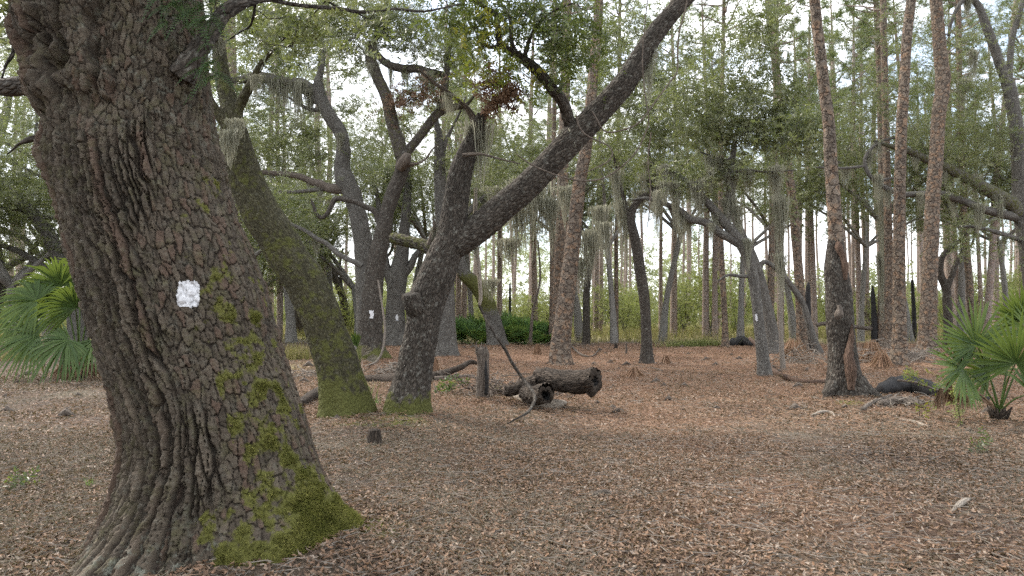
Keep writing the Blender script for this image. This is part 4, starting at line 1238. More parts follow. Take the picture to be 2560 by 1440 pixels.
hero_pine('red-plated pine trunk in front of the centre pair, flared and silvery at its foot', (1404, 916),
          [(1404, 916, 52), (1400, 880, 48), (1404, 840, 47), (1414, 760, 43), (1421, 700, 41), (1427, 650, 39), (1437, 560, 36), (1444, 500, 34), (1450, 450, 32), (1462, 390, 30), (1470, 330, 28), (1482, 200, 26), (1494, 60, 24), (1500, -40, 22)], 31, flare=1.25)
hero_pine('straight red pine trunk right behind the centre pair, half covered by the front one', (1396, 874),
          [(1396, 874, 32), (1396, 800, 30), (1398, 700, 29), (1402, 600, 29), (1405, 500, 28), (1408, 400, 27), (1412, 250, 25), (1416, 80, 24), (1418, -40, 22)], 32)
hero_pine('thin dark pine trunk at the left edge of the centre pair', (1378, 862),
          [(1378, 862, 15), (1380, 760, 13), (1381, 640, 13), (1383, 480, 12), (1386, 250, 11), (1388, 0, 10)], 33)
hero_pine('slender straight pine with ochre plates, between the stripped pine and the stout right pine', (2244, 924),
          [(2244, 924, 37), (2248, 870, 34), (2249, 800, 31), (2248, 700, 29), (2248, 600, 27), (2250, 450, 26), (2255, 300, 25), (2261, 200, 24), (2267, 100, 23), (2278, 0, 23), (2284, -60, 22)], 35)
hero_pine('stout crooked pine with big orange plates, left of the right fan palmetto', (2318, 890),
          [(2318, 890, 42), (2319, 830, 39), (2324, 700, 36), (2328, 600, 34), (2332, 500, 33), (2340, 400, 32), (2346, 300, 32), (2354, 240, 33), (2358, 195, 34), (2354, 160, 32), (2348, 100, 29), (2340, 0, 28), (2334, -80, 27)], 36)
hero_pine('reddish pine trunk standing directly left of the slender ochre pine', (2224, 872),
          [(2224, 872, 22), (2224, 760, 20), (2222, 640, 20), (2219, 500, 18), (2216, 380, 17), (2212, 200, 16), (2208, 0, 15)], 37)
hero_pine('greyish pine trunk draped with pale moss, second to the left of the slender ochre pine', (2203, 866),
          [(2203, 866, 20), (2204, 760, 18), (2207, 640, 17), (2206, 500, 16), (2203, 380, 15), (2199, 200, 14), (2190, 0, 13)], 38)
hero_pine('reddish pine leaning left, beside the black charred post left of the stripped pine', (2006, 884),
          [(2006, 884, 26), (2003, 800, 24), (1998, 700, 23), (1990, 600, 22), (1984, 520, 21), (1972, 430, 21), (1962, 350, 19), (1945, 220, 17), (1925, 60, 15), (1915, -40, 14)], 39)
hero_pine('narrow reddish pine behind the blazed oak with the arching limb', (1927, 862),
          [(1927, 862, 19), (1927, 760, 17), (1929, 640, 16), (1934, 520, 16), (1938, 400, 15), (1940, 200, 14), (1940, 0, 13)], 40)
hero_pine('slim pine with a dark burnt foot left of the blazed arching oak', (1814, 869),
          [(1814, 869, 17), (1812, 800, 15), (1808, 720, 14), (1804, 640, 13), (1802, 540, 12), (1802, 400, 11), (1806, 200, 10), (1810, 0, 9)], 41)
hero_pine('thin grey pine pole leaning right behind the right fan palmetto', (2468, 856),
          [(2468, 856, 20), (2470, 780, 17), (2476, 700, 16), (2483, 600, 16), (2488, 480, 15), (2498, 380, 14), (2508, 290, 12), (2520, 180, 11), (2535, 40, 10)], 42, mat='pine_far')
hero_pine('reddish pine trunk immediately right of the stout crooked pine, behind the palmetto fronds', (2436, 858),
          [(2436, 858, 18), (2428, 760, 17), (2420, 660, 16), (2412, 560, 15), (2405, 420, 14), (2400, 250, 13), (2396, 0, 12)], 43)
hero_pine('slim brown pine alone in the gap between the centre pair and the slim clearing oak', (1540, 857),
          [(1540, 857, 13), (1541, 760, 11), (1541, 640, 10), (1543, 500, 10), (1546, 300, 9), (1550, 0, 8)], 44)
hero_pine('pinkish pine trunk glimpsed between the near oak and the leaning oak, high up', (600, 872),
          [(600, 872, 40), (596, 760, 38), (590, 600, 36), (582, 400, 34), (575, 200, 33), (572, 60, 32), (570, -60, 30)], 45)
hero_pine('pale pine trunk in the sunny gap between the leaning oak and the near oak', (698, 840),
          [(698, 840, 14), (698, 760, 12), (697, 680, 12), (696, 560, 11), (694, 400, 10), (692, 0, 9)], 46, mat='pine_far')

# ------------------------------------------------------------------ broken snag and charred posts
sn = Tree('pine_tree', 'pine with a thick stripped grey lower trunk and flared torn foot, right of the path', (2114, 998), seed=50, flare=1.35, mat='oak')
sn.limb('trunk', [(2114, 998, 80), (2112, 950, 72), (2108, 900, 68), (2103, 850, 65), (2099, 790, 62), (2094, 720, 59), (2090, 670, 54), (2089, 640, 46), (2089, 615, 38), (2090, 596, 33)], ground=True, amp=.12, res=.8)
Qu, ru = sn.pts([(2090, 660, 34), (2090, 600, 36), (2084, 500, 33), (2077, 400, 30), (2071, 300, 28), (2058, 200, 27), (2047, 100, 26), (2036, 0, 25), (2028, -80, 24)])
top_ = Qu[-1] + (Qu[-1] - Qu[-2]) / np.linalg.norm(Qu[-1] - Qu[-2]) * 9
sn.limb('upper_trunk', Q=np.vstack([Qu, [(Qu[-1] + top_) / 2, top_]]), r=np.concatenate([ru, [.13, .04]]), mat='pine', bark=.008, amp=.06)
b0 = sn.root.location.copy()
sn.root.location = (float(top_[0]), float(top_[1]), b0.z)
c_ = pine_crown_mesh('crown', sn.root, top_[2] - 5.5, top_[2] + .5, 34, 2.6)
c_.data.transform(Matrix.Translation(Vector((float(top_[0]) - b0.x, float(top_[1]) - b0.y, 0))))
sn.root.location = b0
sn.limb('torn_wood', [(2112, 700, 14, -.20), (2112, 672, 20, -.20), (2108, 645, 20, -.18), (2098, 622, 20, -.15), (2096, 606, 12, -.12)], mat='red_wood', amp=.3, nodes=False)
sn.limb('torn_wood', [(2098, 800, 8, -.40), (2098, 788, 22, -.39), (2100, 775, 16, -.37), (2098, 762, 6, -.36)], mat='dead', amp=.3, nodes=False)
sn.limb('torn_wood', [(2128, 975, 18, -.44), (2128, 930, 26, -.40), (2122, 890, 22, -.36), (2128, 850, 14, -.3), (2130, 810, 4, -.25)], mat='red_wood', amp=.25, nodes=False)
sn.limb('root', [(2140, 950, 44, -.1), (2160, 975, 44, -.15), (2185, 992, 34, -.15), (2215, 1003, 14, -.15)], mat='oak', amp=.2, nodes=False)
sn.limb('root', [(2085, 960, 30, -.2), (2072, 985, 26, -.3), (2058, 1003, 10, -.35)], mat='oak', amp=.2, nodes=False)


def post(label, base, tr, mat, seed, name='charred_post', cat='post', amp=.18, group=None):
    t = Tree(name, label, base, cat=cat, seed=seed, flare=1.1, mat=mat, group=group)
    Q, r = t.pts(tr)
    Q[0][2] = t.base[2] - .1
    q, rr = smooth_path(Q, r, .04)
    V, fs, uv = tube(q, rr, 24, rough_disp(amp, seed, .012, .03, 5), cap1=True)
    loc = t.root.location.copy()
    bpy.data.objects.remove(t.root)
    o = mesh(name, V, fs, M[mat], loc=loc, uv=uv)
    return tag(o, label, cat, group)


post('black charred trunk stub beside the leaning reddish pine', (2022, 880), [(2022, 880, 22), (2020, 820, 18), (2019, 760, 15), (2020, 720, 11), (2021, 706, 3)], 'char_hollow', 60)
post('pointed black charred pole left of the moss-draped pine', (2186, 866), [(2186, 866, 15), (2186, 800, 14), (2183, 750, 12), (2182, 715, 4)], 'char_hollow', 61)
post('thin black charred pole between the slender ochre pine and the stout crooked pine', (2286, 850), [(2286, 850, 14), (2285, 780, 10), (2282, 730, 8), (2281, 700, 7)], 'char_hollow', 62)
post('tiny black burnt pole standing before the far shrubs, left of the saw palmetto clump', (1275, 800 + 46), [(1275, 846, 6), (1275, 780, 6), (1275, 715, 5), (1275, 708, 2)], 'char_hollow', 63)
post('weathered upright log post with a split black face, at the centre of the clearing', (1206, 1004), [(1206, 1004, 36), (1207, 960, 31), (1208, 920, 31), (1207, 885, 30), (1206, 872, 24), (1206, 868, 12)], 'dead', 64, 'stump_post', 'stump', .22)
post('short mossy cut stump on the litter in front of the forked oak', (937, 1116), [(937, 1116, 36), (936, 1095, 34), (936, 1078, 32), (936, 1074, 30)], 'rotten', 65, 'stump', 'stump', .16)
post('dark low stump below the fan palmetto on the left', (165, 922), [(165, 922, 22), (165, 905, 20), (165, 898, 14)], 'rotten', 66, 'stump', 'stump', .2)
post('small brown stub at the foot of the slim brown pine', (1540, 872), [(1540, 872, 9), (1540, 862, 8), (1540, 858, 6)], 'rotten', 67, 'stump', 'stump', .2)
post('small grey stub on the open straw right of the clearing oak', (1566, 885), [(1566, 868, 5), (1566, 860, 5), (1566, 856, 3)], 'dead', 68, 'stump', 'stump', .2)


# black split in the upright post
def splinters():
    par = [o for o in COL.objects if o.name == 'stump_post'][0]
    d0 = par.location[1]
    rng = np.random.default_rng(8)
    for i in range(7):
        x = 1194 + i * 4
        p = P(x, 884, d0 + rng.uniform(-.08, .08))
        Q = np.array([p, p + [rng.normal(0, .01), 0, .06], p + [rng.normal(0, .02), rng.normal(0, .02), rng.uniform(.12, .24)]])
        q, rr = smooth_path(Q, np.array([.04, .03, .004]), .02)
        V, fs, uv = tube(q, rr, 7, rough_disp(.3, i, freq=20))
        mesh('splinter', V, fs, M['dead'], par, uv=uv)


splinters()


def slit():
    par = [o for o in COL.objects if o.name == 'stump_post'][0]
    tr = [(1212, 995, 9), (1213, 960, 12), (1211, 930, 10), (1212, 905, 4)]
    Q = np.array([P(x, y, 11.95 - .095) for x, y, w in tr])
    d0 = par.location[1]
    Q[:, 1] = d0 - .085
    q, rr = smooth_path(Q, np.array([pxm(w / 2, d0) for _, _, w in tr]), .03)
    V, fs, uv = tube(q, rr, 10, rough_disp(.3, 4), cap0=True)
    mesh('rotten_split', V, fs, M['char_hollow'], par, uv=uv)


slit()


# ------------------------------------------------------------------ logs and fallen branches
def gpt(x, y, up=0.0):
    d = gdepth(x, y)
    p = P(x, y, d)
    return np.array([p[0], d, gz1(p[0], d) + up]), d


def fallen(name, label, cat, tr, mat='dead', seed=1, amp=.15, group=None, lift=.3, ns=14, part_of=None, caps=True):
    """tr: (x, y, width px[, height above the ground as a multiple of the radius]) lying on the ground"""
    Q, r = [], []
    for t in tr:
        p, d = gpt(t[0], t[1])
        rad = pxm(t[2] / 2, d)
        p[2] += rad * (t[3] if len(t) > 3 else lift)
        Q.append(p)
        r.append(rad)
    q, rr = smooth_path(np.array(Q), np.array(r), max(.03, min(r)))
    V, fs, uv = tube(q, rr, ns, rough_disp(amp, seed, 0.008 if max(r) > .05 else 0, .03, 4, 5), cap0=caps, cap1=caps)
    if part_of is not None:
        return mesh(name, V, fs, M[mat], part_of, uv=uv)
    o = mesh(name, V, fs, M[mat], loc=Q[len(Q) // 2], uv=uv)
    return tag(o, label, cat, group)


def hollow_log(name, label, a, b, ra, rb, seed, mat='rotten', lip=False, hollow=.55, depth=.5):
    """a, b world end points; the open hollow end is at b"""
    a, b = np.array(a, float), np.array(b, float)
    root = thing(name, label, 'log', ((a + b) / 2 * [1, 1, 0]) + [0, 0, gz1((a[0] + b[0]) / 2, (a[1] + b[1]) / 2)])
    n = 40
    t = np.linspace(0, 1, n)[:, None]
    Q = a * (1 - t) + b * t + np.array([0, 0, 1]) * (.03 * np.sin(t * 5 + seed))
    rr = (ra * (1 - t) + rb * t)[:, 0]
    V, fs, uv = tube(Q, rr, 44, rough_disp(.30, seed, .022, .045, 5, 4), cap0=True, cap1=False)
    mesh('bark', V, fs, M[mat], root, uv=uv)
    ax = (b - a) / np.linalg.norm(b - a)
    # end grain: ring, then the hollow running inward, its shade put in as black
    e1 = np.cross(ax, [0, 0, 1.0])
    e1 /= np.linalg.norm(e1)
    e2 = np.cross(e1, ax)
    rng = np.random.default_rng(seed)
    k = 44
    th = np.arange(k) / k * 2 * math.pi
    wob = 1 + .30 * fbm(np.stack([np.cos(th) * 2, np.sin(th) * 2, th * 0 + seed], 1), 3, 2)

    def rings(spec, name, mat):
        V, Fc = [], []
        for off, r in spec:
            jag = off + (.022 * rng.normal(size=k) if off > -.1 else 0)
            V.append(b + (e1 * np.cos(th)[:, None] + e2 * np.sin(th)[:, None]) * (rb * r * wob)[:, None] + ax * np.broadcast_to(jag, (k,))[:, None])
        for q in range(len(spec) - 1):
            jj = np.arange(k)
            Fc.append(np.stack([q * k + jj, q * k + (jj + 1) % k, (q + 1) * k + (jj + 1) % k, (q + 1) * k + jj], 1))
        V.append(np.array([b + ax * (spec[-1][0])]))
        last = []
        if mat == 'char_hollow':
            jj = np.arange(k)
            n0 = (len(spec) - 1) * k
            last = [np.stack([n0 + jj, n0 + (jj + 1) % k, np.full(k, len(spec) * k)], 1)]
        V = np.vstack(V)
        mesh(name, V, [np.concatenate(Fc)] + last, M[mat], root, uv=np.zeros((sum(f.size for f in Fc) + sum(f.size for f in last), 2)))
    rings(((-.03, .97), (.004, .93), (-.004, hollow + .2), (-.02, hollow + .04)), 'end_grain', 'rotten')
    rings(((-.012, hollow + .07), (-.06, hollow), (-depth, hollow * .6)), 'hollow', 'char_hollow')
    return root


d0 = 11.6
a, b = P(1345, 948, d0 + .55), P(1490, 952, d0 - .30)
lg = hollow_log('fallen_log', 'big rotten log propped off the ground, its hollow round end facing right', a, b, .17, .19, 71, hollow=.34)
Q = np.array([P(1474, 966, d0 - .2), P(1476, 980, d0 - .2), P(1470, 988, d0 - .2)])
V, fs, uv = tube(*smooth_path(Q, np.array([.13, .11, .06]), .02), 20, rough_disp(.3, 5), cap0=True)
mesh('bark_lip', V, fs, M['rotten'], lg, uv=uv)
hollow_log('fallen_log', 'short dark hollow log end lying under the big propped log', P(1315, 983, d0 + .3), P(1366, 988, d0 - .45), .14, .15, 72, hollow=.5)
hollow_log('fallen_log', 'dark rotten log running left from the propped log to the brush pile', P(1265, 975, d0 + .7), P(1345, 962, d0 + .45), .10, .15, 73, hollow=.4)
fallen('bark_slab', 'pale curled slab of bark at the foot of the hollow logs', 'bark', [(1275, 985, 14, .8), (1310, 1003, 26, .7), (1345, 1014, 30, .7), (1385, 1015, 30, .7), (1412, 1005, 14, .9)], 'pale', 74, .25)
fallen('fallen_log', 'long dark fallen trunk lying behind the forked oak, left part', 'log', [(895, 952, 20), (930, 955, 24), (965, 957, 28), (1000, 962, 28), (1050, 960, 26), (1090, 948, 24), (1110, 940, 18)], 'rotten', 75, .18, lift=.8)
fallen('fallen_branch', 'forked dark bough rising from the fallen trunk towards the log post', 'branch', [(1090, 952, 22, 1), (1120, 943, 18, 1.6), (1150, 942, 15, 3), (1175, 938, 12, 5), (1192, 936, 8, 6)], 'rotten', 76, .15)
fallen('fallen_branch', 'low grey bough lying parallel below the forked dark bough', 'branch', [(1085, 955, 14, 1), (1120, 952, 12, 1), (1160, 948, 10, 1), (1186, 947, 7, 1)], 'dead', 77, .15)
fallen('fallen_branch', 'thick broken bough end lying left of the leaning oak foot', 'branch', [(750, 1016, 20, .8), (775, 1004, 26, .8), (805, 992, 26, 1), (835, 984, 24, 1)], 'rotten', 78, .15)
fallen('fallen_branch', 'curved brown bough sagging to the ground left of the stripped pine', 'branch', [(2065, 958, 12, 1), (2010, 958, 13, 1), (1965, 950, 12, 1), (1935, 938, 12, 2), (1912, 932, 11, 6), (1893, 925, 10, 12), (1876, 912, 8, 16)], 'red_wood', 79, .1)
fallen('fallen_branch', 'grey crooked stick lying below the roots of the stripped pine', 'branch', [(2155, 1030, 13, .8), (2175, 1018, 12, .8), (2205, 1010, 10, 1), (2228, 998, 8, 2)], 'dead', 80, .15)
fallen('bark_slab', 'charred grey slab lying before the burnt log', 'bark', [(2200, 1020, 18, .7), (2240, 1016, 26, .6), (2285, 1018, 26, .6), (2306, 1022, 14, .6)], 'dead', 81, .35)
fallen('charred_log', 'black charred log lying between the stripped pine and the right palmetto', 'log', [(2200, 985, 26, .7), (2230, 980, 46, .6), (2280, 978, 52, .6), (2330, 985, 44, .6), (2400, 992, 26, .7), (2470, 1000, 16, .8)], 'char_hollow', 82, .25, ns=30)
fallen('fallen_branch', 'pale slim stick resting across the black charred log', 'branch', [(2245, 985, 6, 12), (2290, 988, 6, 12), (2350, 990, 5, 8), (2440, 996, 5, 3)], 'dead', 83, .1)
fallen('fallen_branch', 'long pale stick on the bare litter in front of the burnt slab', 'branch', [(2250, 1056, 6, 1), (2290, 1064, 9, 1), (2322, 1074, 9, 1)], 'pale', 84, .1)
fallen('palm_boot', 'bleached curled frond base on the litter in front of the stripped pine', 'frond', [(2030, 1040, 8, 1), (2055, 1034, 10, 1.3), (2078, 1034, 8, 1), (2088, 1042, 4, 1)], 'pale', 85, .1)
fallen('fallen_branch', 'broken pole end sticking out left behind the stripped pine', 'branch', [(2042, 868, 9, 12), (2060, 868, 10, 12), (2110, 867, 10, 11), (2180, 866, 10, 9)], 'dead', 86, .1)
fallen('fallen_log', 'grey rotten log lying behind the slender ochre pine', 'log', [(2150, 893, 16, 1), (2200, 897, 20, 1), (2250, 899, 22, 1), (2310, 900, 20, 1)], 'dead', 87, .2)
fallen('fallen_branch', 'pale stick lying at the right edge of the litter', 'branch', [(2395, 1160, 5, 1), (2450, 1166, 6, 1), (2530, 1174, 6, 1), (2570, 1180, 5, 1)], 'pale', 88, .1)
fallen('fallen_branch', 'thin crooked stick lying on the straw behind the propped log', 'branch', [(1430, 872, 5, 2), (1450, 884, 5, 2), (1480, 888, 4, 2), (1500, 874, 3, 3)], 'dead', 89, .1)
fallen('root_ball', 'black burnt root lump behind the slim pine with the burnt foot', 'roots', [(1825, 868, 14, .8), (1842, 866, 26, .7), (1862, 866, 28, .8), (1880, 868, 12, .7)], 'char_hollow', 90, .4, ns=20)
fallen('debris_lump', 'small dark lump of rotten bark alone on the open path', 'bark', [(1530, 1026, 8, .6), (1548, 1022, 15, .6), (1565, 1026, 8, .6)], 'rotten', 91, .35)
fallen('fallen_branch', 'thin branch lying on the far straw right of the clearing oak', 'branch', [(1620, 918, 4, 1), (1645, 924, 4, 2), (1660, 930, 3, 1)], 'dead', 92, .1)

fallen('fallen_branch', 'thin grey twig lying on the litter right of the short mossy stump', 'branch', [(1215, 1104, 4, 1), (1262, 1098, 5, 1.5), (1300, 1104, 4, 1), (1345, 1098, 2, 1)], 'dead', 110, .1)
fallen('fallen_branch', 'long thin forked twig on the bare litter left of the right palmetto foot', 'branch', [(2120, 1150, 3, 1), (2170, 1140, 5, 1.5), (2225, 1143, 5, 1), (2280, 1150, 3, 1)], 'dead', 111, .1)
fallen('curled_leaf', 'pale curled dead leaf standing out on the litter at the lower right', 'leaf', [(2375, 1300, 5, 1), (2395, 1284, 14, 1), (2415, 1272, 12, 1.4), (2428, 1262, 4, 1.4)], 'pale', 112, .3)
fallen('bark_scrap', 'curled brown bark scrap on the litter at the centre foreground', 'bark', [(1475, 1246, 6, 1), (1498, 1238, 13, 1), (1520, 1236, 12, 1), (1538, 1242, 4, 1)], 'dead', 113, .35)
fallen('fallen_branch', 'crooked twig lying on the litter before the mossy root of the near oak', 'branch', [(1010, 1320, 4, 1), (1065, 1306, 6, 1.5), (1110, 1310, 5, 1), (1170, 1296, 3, 1)], 'dead', 114, .1)

# the dead stem that leans from the bent oak down to the litter, and the pale vine above it
d1 = 11.0


def strand(name, label, cat, tr, mat, seed=1, ns=7, amp=.12, d=None):
    Q = np.array([P(t[0], t[1], (d or 0) + (t[3] if len(t) > 3 else 0)) for t in tr])
    r = np.array([pxm(t[2] / 2, (d or 0) + (t[3] if len(t) > 3 else 0)) for t in tr])
    q, rr = smooth_path(Q, r, .04)
    V, fs, uv = tube(q, rr, ns, rough_disp(amp, seed, 0, freq=8), cap1=True)
    return tag(mesh(name, V, fs, M[mat], loc=Q[-1], uv=uv), label, cat)


strand('dead_stem', 'long thin dead stem slanting down from the vine to the litter beside the hollow logs', 'branch',
       [(1197, 762, 6, .2), (1207, 782, 7, .2), (1233, 828, 8), (1262, 872, 9), (1278, 903, 9), (1306, 946, 9), (1325, 970, 9, -.3), (1337, 992, 8, -.6), (1332, 1012, 8, -.9), (1318, 1032, 7, -1.2), (1290, 1047, 5, -1.4), (1268, 1060, 3, -1.45)], 'oak', 95, d=d1, amp=.25)
strand('vine', 'pale straight vine hanging down beside the fork of the forked oak', 'vine',
       [(1190, 470, 8), (1188, 540, 11), (1190, 600, 13), (1196, 660, 11), (1200, 710, 10), (1202, 745, 9), (1198, 764, 8)], 'pale', 96, d=10.6)
strand('vine', 'thin vine loop hanging from the top of the sweeping right stem', 'vine',
       [(1722, -20, 4.3), (1712, 30, 4.3), (1698, 80, 4.3), (1694, 130, 4.3), (1693, 178, 3.6), (1675, 205, 3.6), (1645, 245, 3.6), (1612, 290, 3.6), (1590, 312, 4.3), (1560, 324, 4.3), (1525, 331, 4.3), (1505, 322, 4.3), (1492, 298, 4.3), (1481, 279, 4.3)], 'twig', 97, d=9.5)
strand('vine', 'pale vine arcing under the sweeping right stem by its side branch', 'vine',
       [(1440, 286, 3.6), (1446, 312, 4.3), (1462, 335, 4.3), (1490, 350, 3.6), (1520, 364, 3.6), (1531, 382, 3.6), (1524, 400, 3.6), (1500, 415, 2.9), (1462, 432, 2.9), (1424, 447, 2.9)], 'twig', 98, d=9.5)
strand('vine', 'long thin vine sagging across below the sweeping right stem', 'vine',
       [(1290, 385, 2.9), (1330, 412, 3.6), (1380, 434, 4.3), (1425, 448, 4.3), (1470, 452, 4.3), (1510, 445, 3.6), (1550, 420, 3.6), (1590, 380, 3.6), (1612, 335, 3.6), (1622, 300, 2.9), (1612, 230, 2.9), (1606, 150, 2.9), (1612, 60, 2.9), (1622, -20, 2.9)], 'twig', 99, d=9.6)
strand('vine', 'thin straight vine dropping from the canopy right of the sweeping stem', 'vine', [(1628, 330, 2.9), (1620, 400, 2.9), (1626, 470, 2.9), (1622, 540, 3), (1618, 570, 2)], 'twig', 100, d=11)
strand('vine', 'pale looping vine at the foot of the gnarled blazed oak', 'vine',
       [(945, 700, 5), (955, 760, 5), (962, 820, 6), (958, 870, 6), (945, 900, 6), (925, 912, 6), (900, 918, 5)], 'twig_grey', 101, d=20.3)
strand('vine', 'pale bare vine hanging down left of the leaning reddish pine', 'vine',
       [(1940, 390, 6), (1944, 480, 7), (1950, 560, 7), (1954, 640, 7), (1952, 720, 8), (1952, 800, 10), (1954, 870, 12), (1958, 925, 14)], 'twig_grey', 102, d=19.5)
strand('sapling', 'thin bare upright sapling before the saw palmetto clump', 'sapling', [(1326, 856, 9), (1330, 800, 8), (1334, 770, 6), (1350, 700, 5), (1345, 600, 4)], 'dead', 103, d=34)


# ------------------------------------------------------------------ the wood behind: copied oaks, pines and shrubs
ZONES = [(130, 'left of the huge near oak'), (720, 'between near oak and leaning oak'), (900, 'between leaning oak and gnarled oak'),
         (1120, 'behind the forked oak'), (1380, 'beyond the saw palmetto clump'), (1560, 'between centre pines and clearing oak'),
         (1790, 'right of the clearing oak'), (1960, 'behind the blazed arching oak'), (2090, 'around the stripped pine'), (2250, 'left of the slender ochre pine'),
         (2380, 'around the stout crooked pine'), (9999, 'behind the right palmetto')]


def zone(x, y):
    px = 1280 + F * x / y
    for e, t in ZONES:
        if px < e:
            return t


def far_oak(seed, H, fork=.30):
    rng = np.random.default_rng(seed)
    root = thing('oak_tree', 'x', 'tree', (0, 0, 0))
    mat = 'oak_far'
    nodes, nr = [], []
    lean = rng.normal(0, .10, 2) * H
    hf = H * fork * rng.uniform(.9, 1.1)
    Q = np.array([[0, 0, -.1], [lean[0] * .1, lean[1] * .1, hf * .4], [lean[0] * .4, lean[1] * .4, hf]])
    r0 = H * (.022 if fork < .4 else .0115)

    def lb(nm, Q, r, w=10, cap=True):
        q, rr = smooth_path(Q, r, .22)
        V, fs, uv = tube(q, rr, w, rough_disp(.12, seed + len(nodes), 0), cap1=cap)
        mesh(nm, V, fs, M[mat], root, uv=uv)
        nodes.append(q[2:])
        nr.append(rr[2:])
    lb('trunk', Q, np.array([r0 * 1.5, r0, r0 * .85]), 12)
    bl = []
    n = rng.integers(4, 6)
    a0 = rng.uniform(0, 6.28)
    for k in range(n):
        az = a0 + k * 6.28 / n + rng.normal(0, .3)
        reach = H * rng.uniform(.22, .42)
        up = (H - hf) * rng.uniform(.45, .95)
        d = np.array([math.cos(az), math.sin(az), 0])
        s = np.cross(d, [0, 0, 1]) * rng.normal(0, .12) * H
        p0 = Q[-1] - [0, 0, .15]
        pts = np.array([p0, p0 + d * reach * .35 + [0, 0, up * .30] + s * .6, p0 + d * reach * .7 + [0, 0, up * .55] + s, p0 + d * reach + [0, 0, up] + s * .3])
        lb('limb', pts, np.array([r0 * .7, r0 * .5, r0 * .34, .03]), 8)
        for t, sc in ((pts[3], 1.1), (pts[2] + d * .6, .9), ((pts[1] + pts[2]) / 2 + rng.normal(0, .8, 3) + [0, 0, .5], .7)):
            rad = H * .125 * sc * rng.uniform(.85, 1.2)
            bl.append((t + np.array([0, 0, .2]), (rad * 1.3, rad * 1.3, rad * .9), int(13 * sc)))
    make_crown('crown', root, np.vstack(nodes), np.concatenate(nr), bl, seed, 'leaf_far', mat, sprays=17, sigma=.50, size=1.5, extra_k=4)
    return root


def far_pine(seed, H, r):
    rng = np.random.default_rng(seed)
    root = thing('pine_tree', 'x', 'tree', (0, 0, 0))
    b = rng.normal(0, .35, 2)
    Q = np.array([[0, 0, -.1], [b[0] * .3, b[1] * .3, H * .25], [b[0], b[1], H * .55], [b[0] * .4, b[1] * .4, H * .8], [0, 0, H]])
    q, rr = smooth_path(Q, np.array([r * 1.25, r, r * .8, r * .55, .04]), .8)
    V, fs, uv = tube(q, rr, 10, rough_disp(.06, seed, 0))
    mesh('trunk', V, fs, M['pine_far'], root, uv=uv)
    pine_crown_mesh('crown', root, H * .62, H + .6, seed, 3.2, 15, 1.4)
    return root


def shrub(seed, H):
    rng = np.random.default_rng(seed)
    root = thing('shrub', 'x', 'shrub', (0, 0, 0))
    b = Buf()
    nodes, nr = [], []
    for k in range(rng.integers(3, 6)):
        az = rng.uniform(0, 6.28)
        sp = rng.uniform(.1, .34) * H
        Q = np.array([[rng.normal(0, .1), rng.normal(0, .1), -.05], [math.cos(az) * sp * .4, math.sin(az) * sp * .4, H * .4], [math.cos(az) * sp, math.sin(az) * sp, H * rng.uniform(.6, .9)]])
        q, rr = smooth_path(Q, np.array([.035, .025, .01]), .25)
        V, fs, uv = tube(q, rr, 5)
        b.add(V, fs, uv)
        nodes.append(q)
        nr.append(rr)
    b.build('stem', [M['oak_grey']], root)
    bl = [(q[-1] + rng.normal(0, .25, 3), (.20 * H, .20 * H, .20 * H), 6) for q in nodes] + [(q[len(q) // 2] + rng.normal(0, .3, 3), (.16 * H,) * 3, 4) for q in nodes]
    make_crown('foliage', root, np.vstack(nodes), np.concatenate(nr), bl, seed, 'shrub', 'oak_grey', sprays=8, sigma=.32, size=1.35, flat=.9)
    return root


rg = np.random.default_rng(5)
oaks = [far_oak(200 + i, h, f) for i, (h, f) in enumerate(((10.5, .32), (12, .30), (11, .34), (17, .42), (15, .44), (19, .40)))]
pines = [far_pine(300 + i, h, r) for i, (h, r) in enumerate(((23, .19), (26, .22), (21, .16), (24, .20)))]
shrubs = [shrub(400 + i, h) for i, h in enumerate((2.6, 3.4, 2.0, 4.2, 3.0))]
for o in oaks + pines + shrubs:
    o['free'] = 1


def put(protos, i, x, y, rz, sc, label, group, dz=0.0):
    o = protos[i]
    z = gz1(x, y) + dz
    if o.get('free'):
        del o['free']
        o.location = (x, y, z)
        o.rotation_euler = (0, 0, rz)
        o.scale = (sc,) * 3
        o['label'] = label
        o['group'] = group
        return o
    return dup(o, (x, y, z), rz, sc, label, group)


# oaks of the middle distance: (pixel column, depth, size, kind)
OAKS = [(40, 34, 1.0, 0), (-160, 30, 1.1, 1), (120, 44, 1.1, 1), (300, 38, 1.1, 2), (470, 44, 1.1, 0), (640, 45, 1.0, 0), (730, 38, .95, 2), (830, 46, 1.0, 3), (900, 40, .9, 1), (1020, 44, .9, 5), (1090, 40, .9, 4),
        (1180, 46, .95, 3), (1400, 44, .95, 4), (1450, 43, .9, 5), (1535, 38, .9, 3), (1655, 42, .9, 5), (1850, 40, .85, 3), (1985, 43, .9, 5), (2150, 42, .9, 4), (2270, 42, .9, 5),
        (2400, 40, .95, 3), (2520, 42, .95, 4), (2720, 36, 1.0, 3), (-380, 26, 1.1, 1), (560, 32, .95, 0), (420, 48, 1.2, 3)]
for px, d, sc, k in OAKS:
    x = (px - 1280) / F * d
    zn = zone(x, d)
    put(oaks, k, x, d, rg.uniform(0, 6.28), sc * rg.uniform(.92, 1.08), 'spreading live oak of the background wood ' + zn, 'background oaks ' + zn)

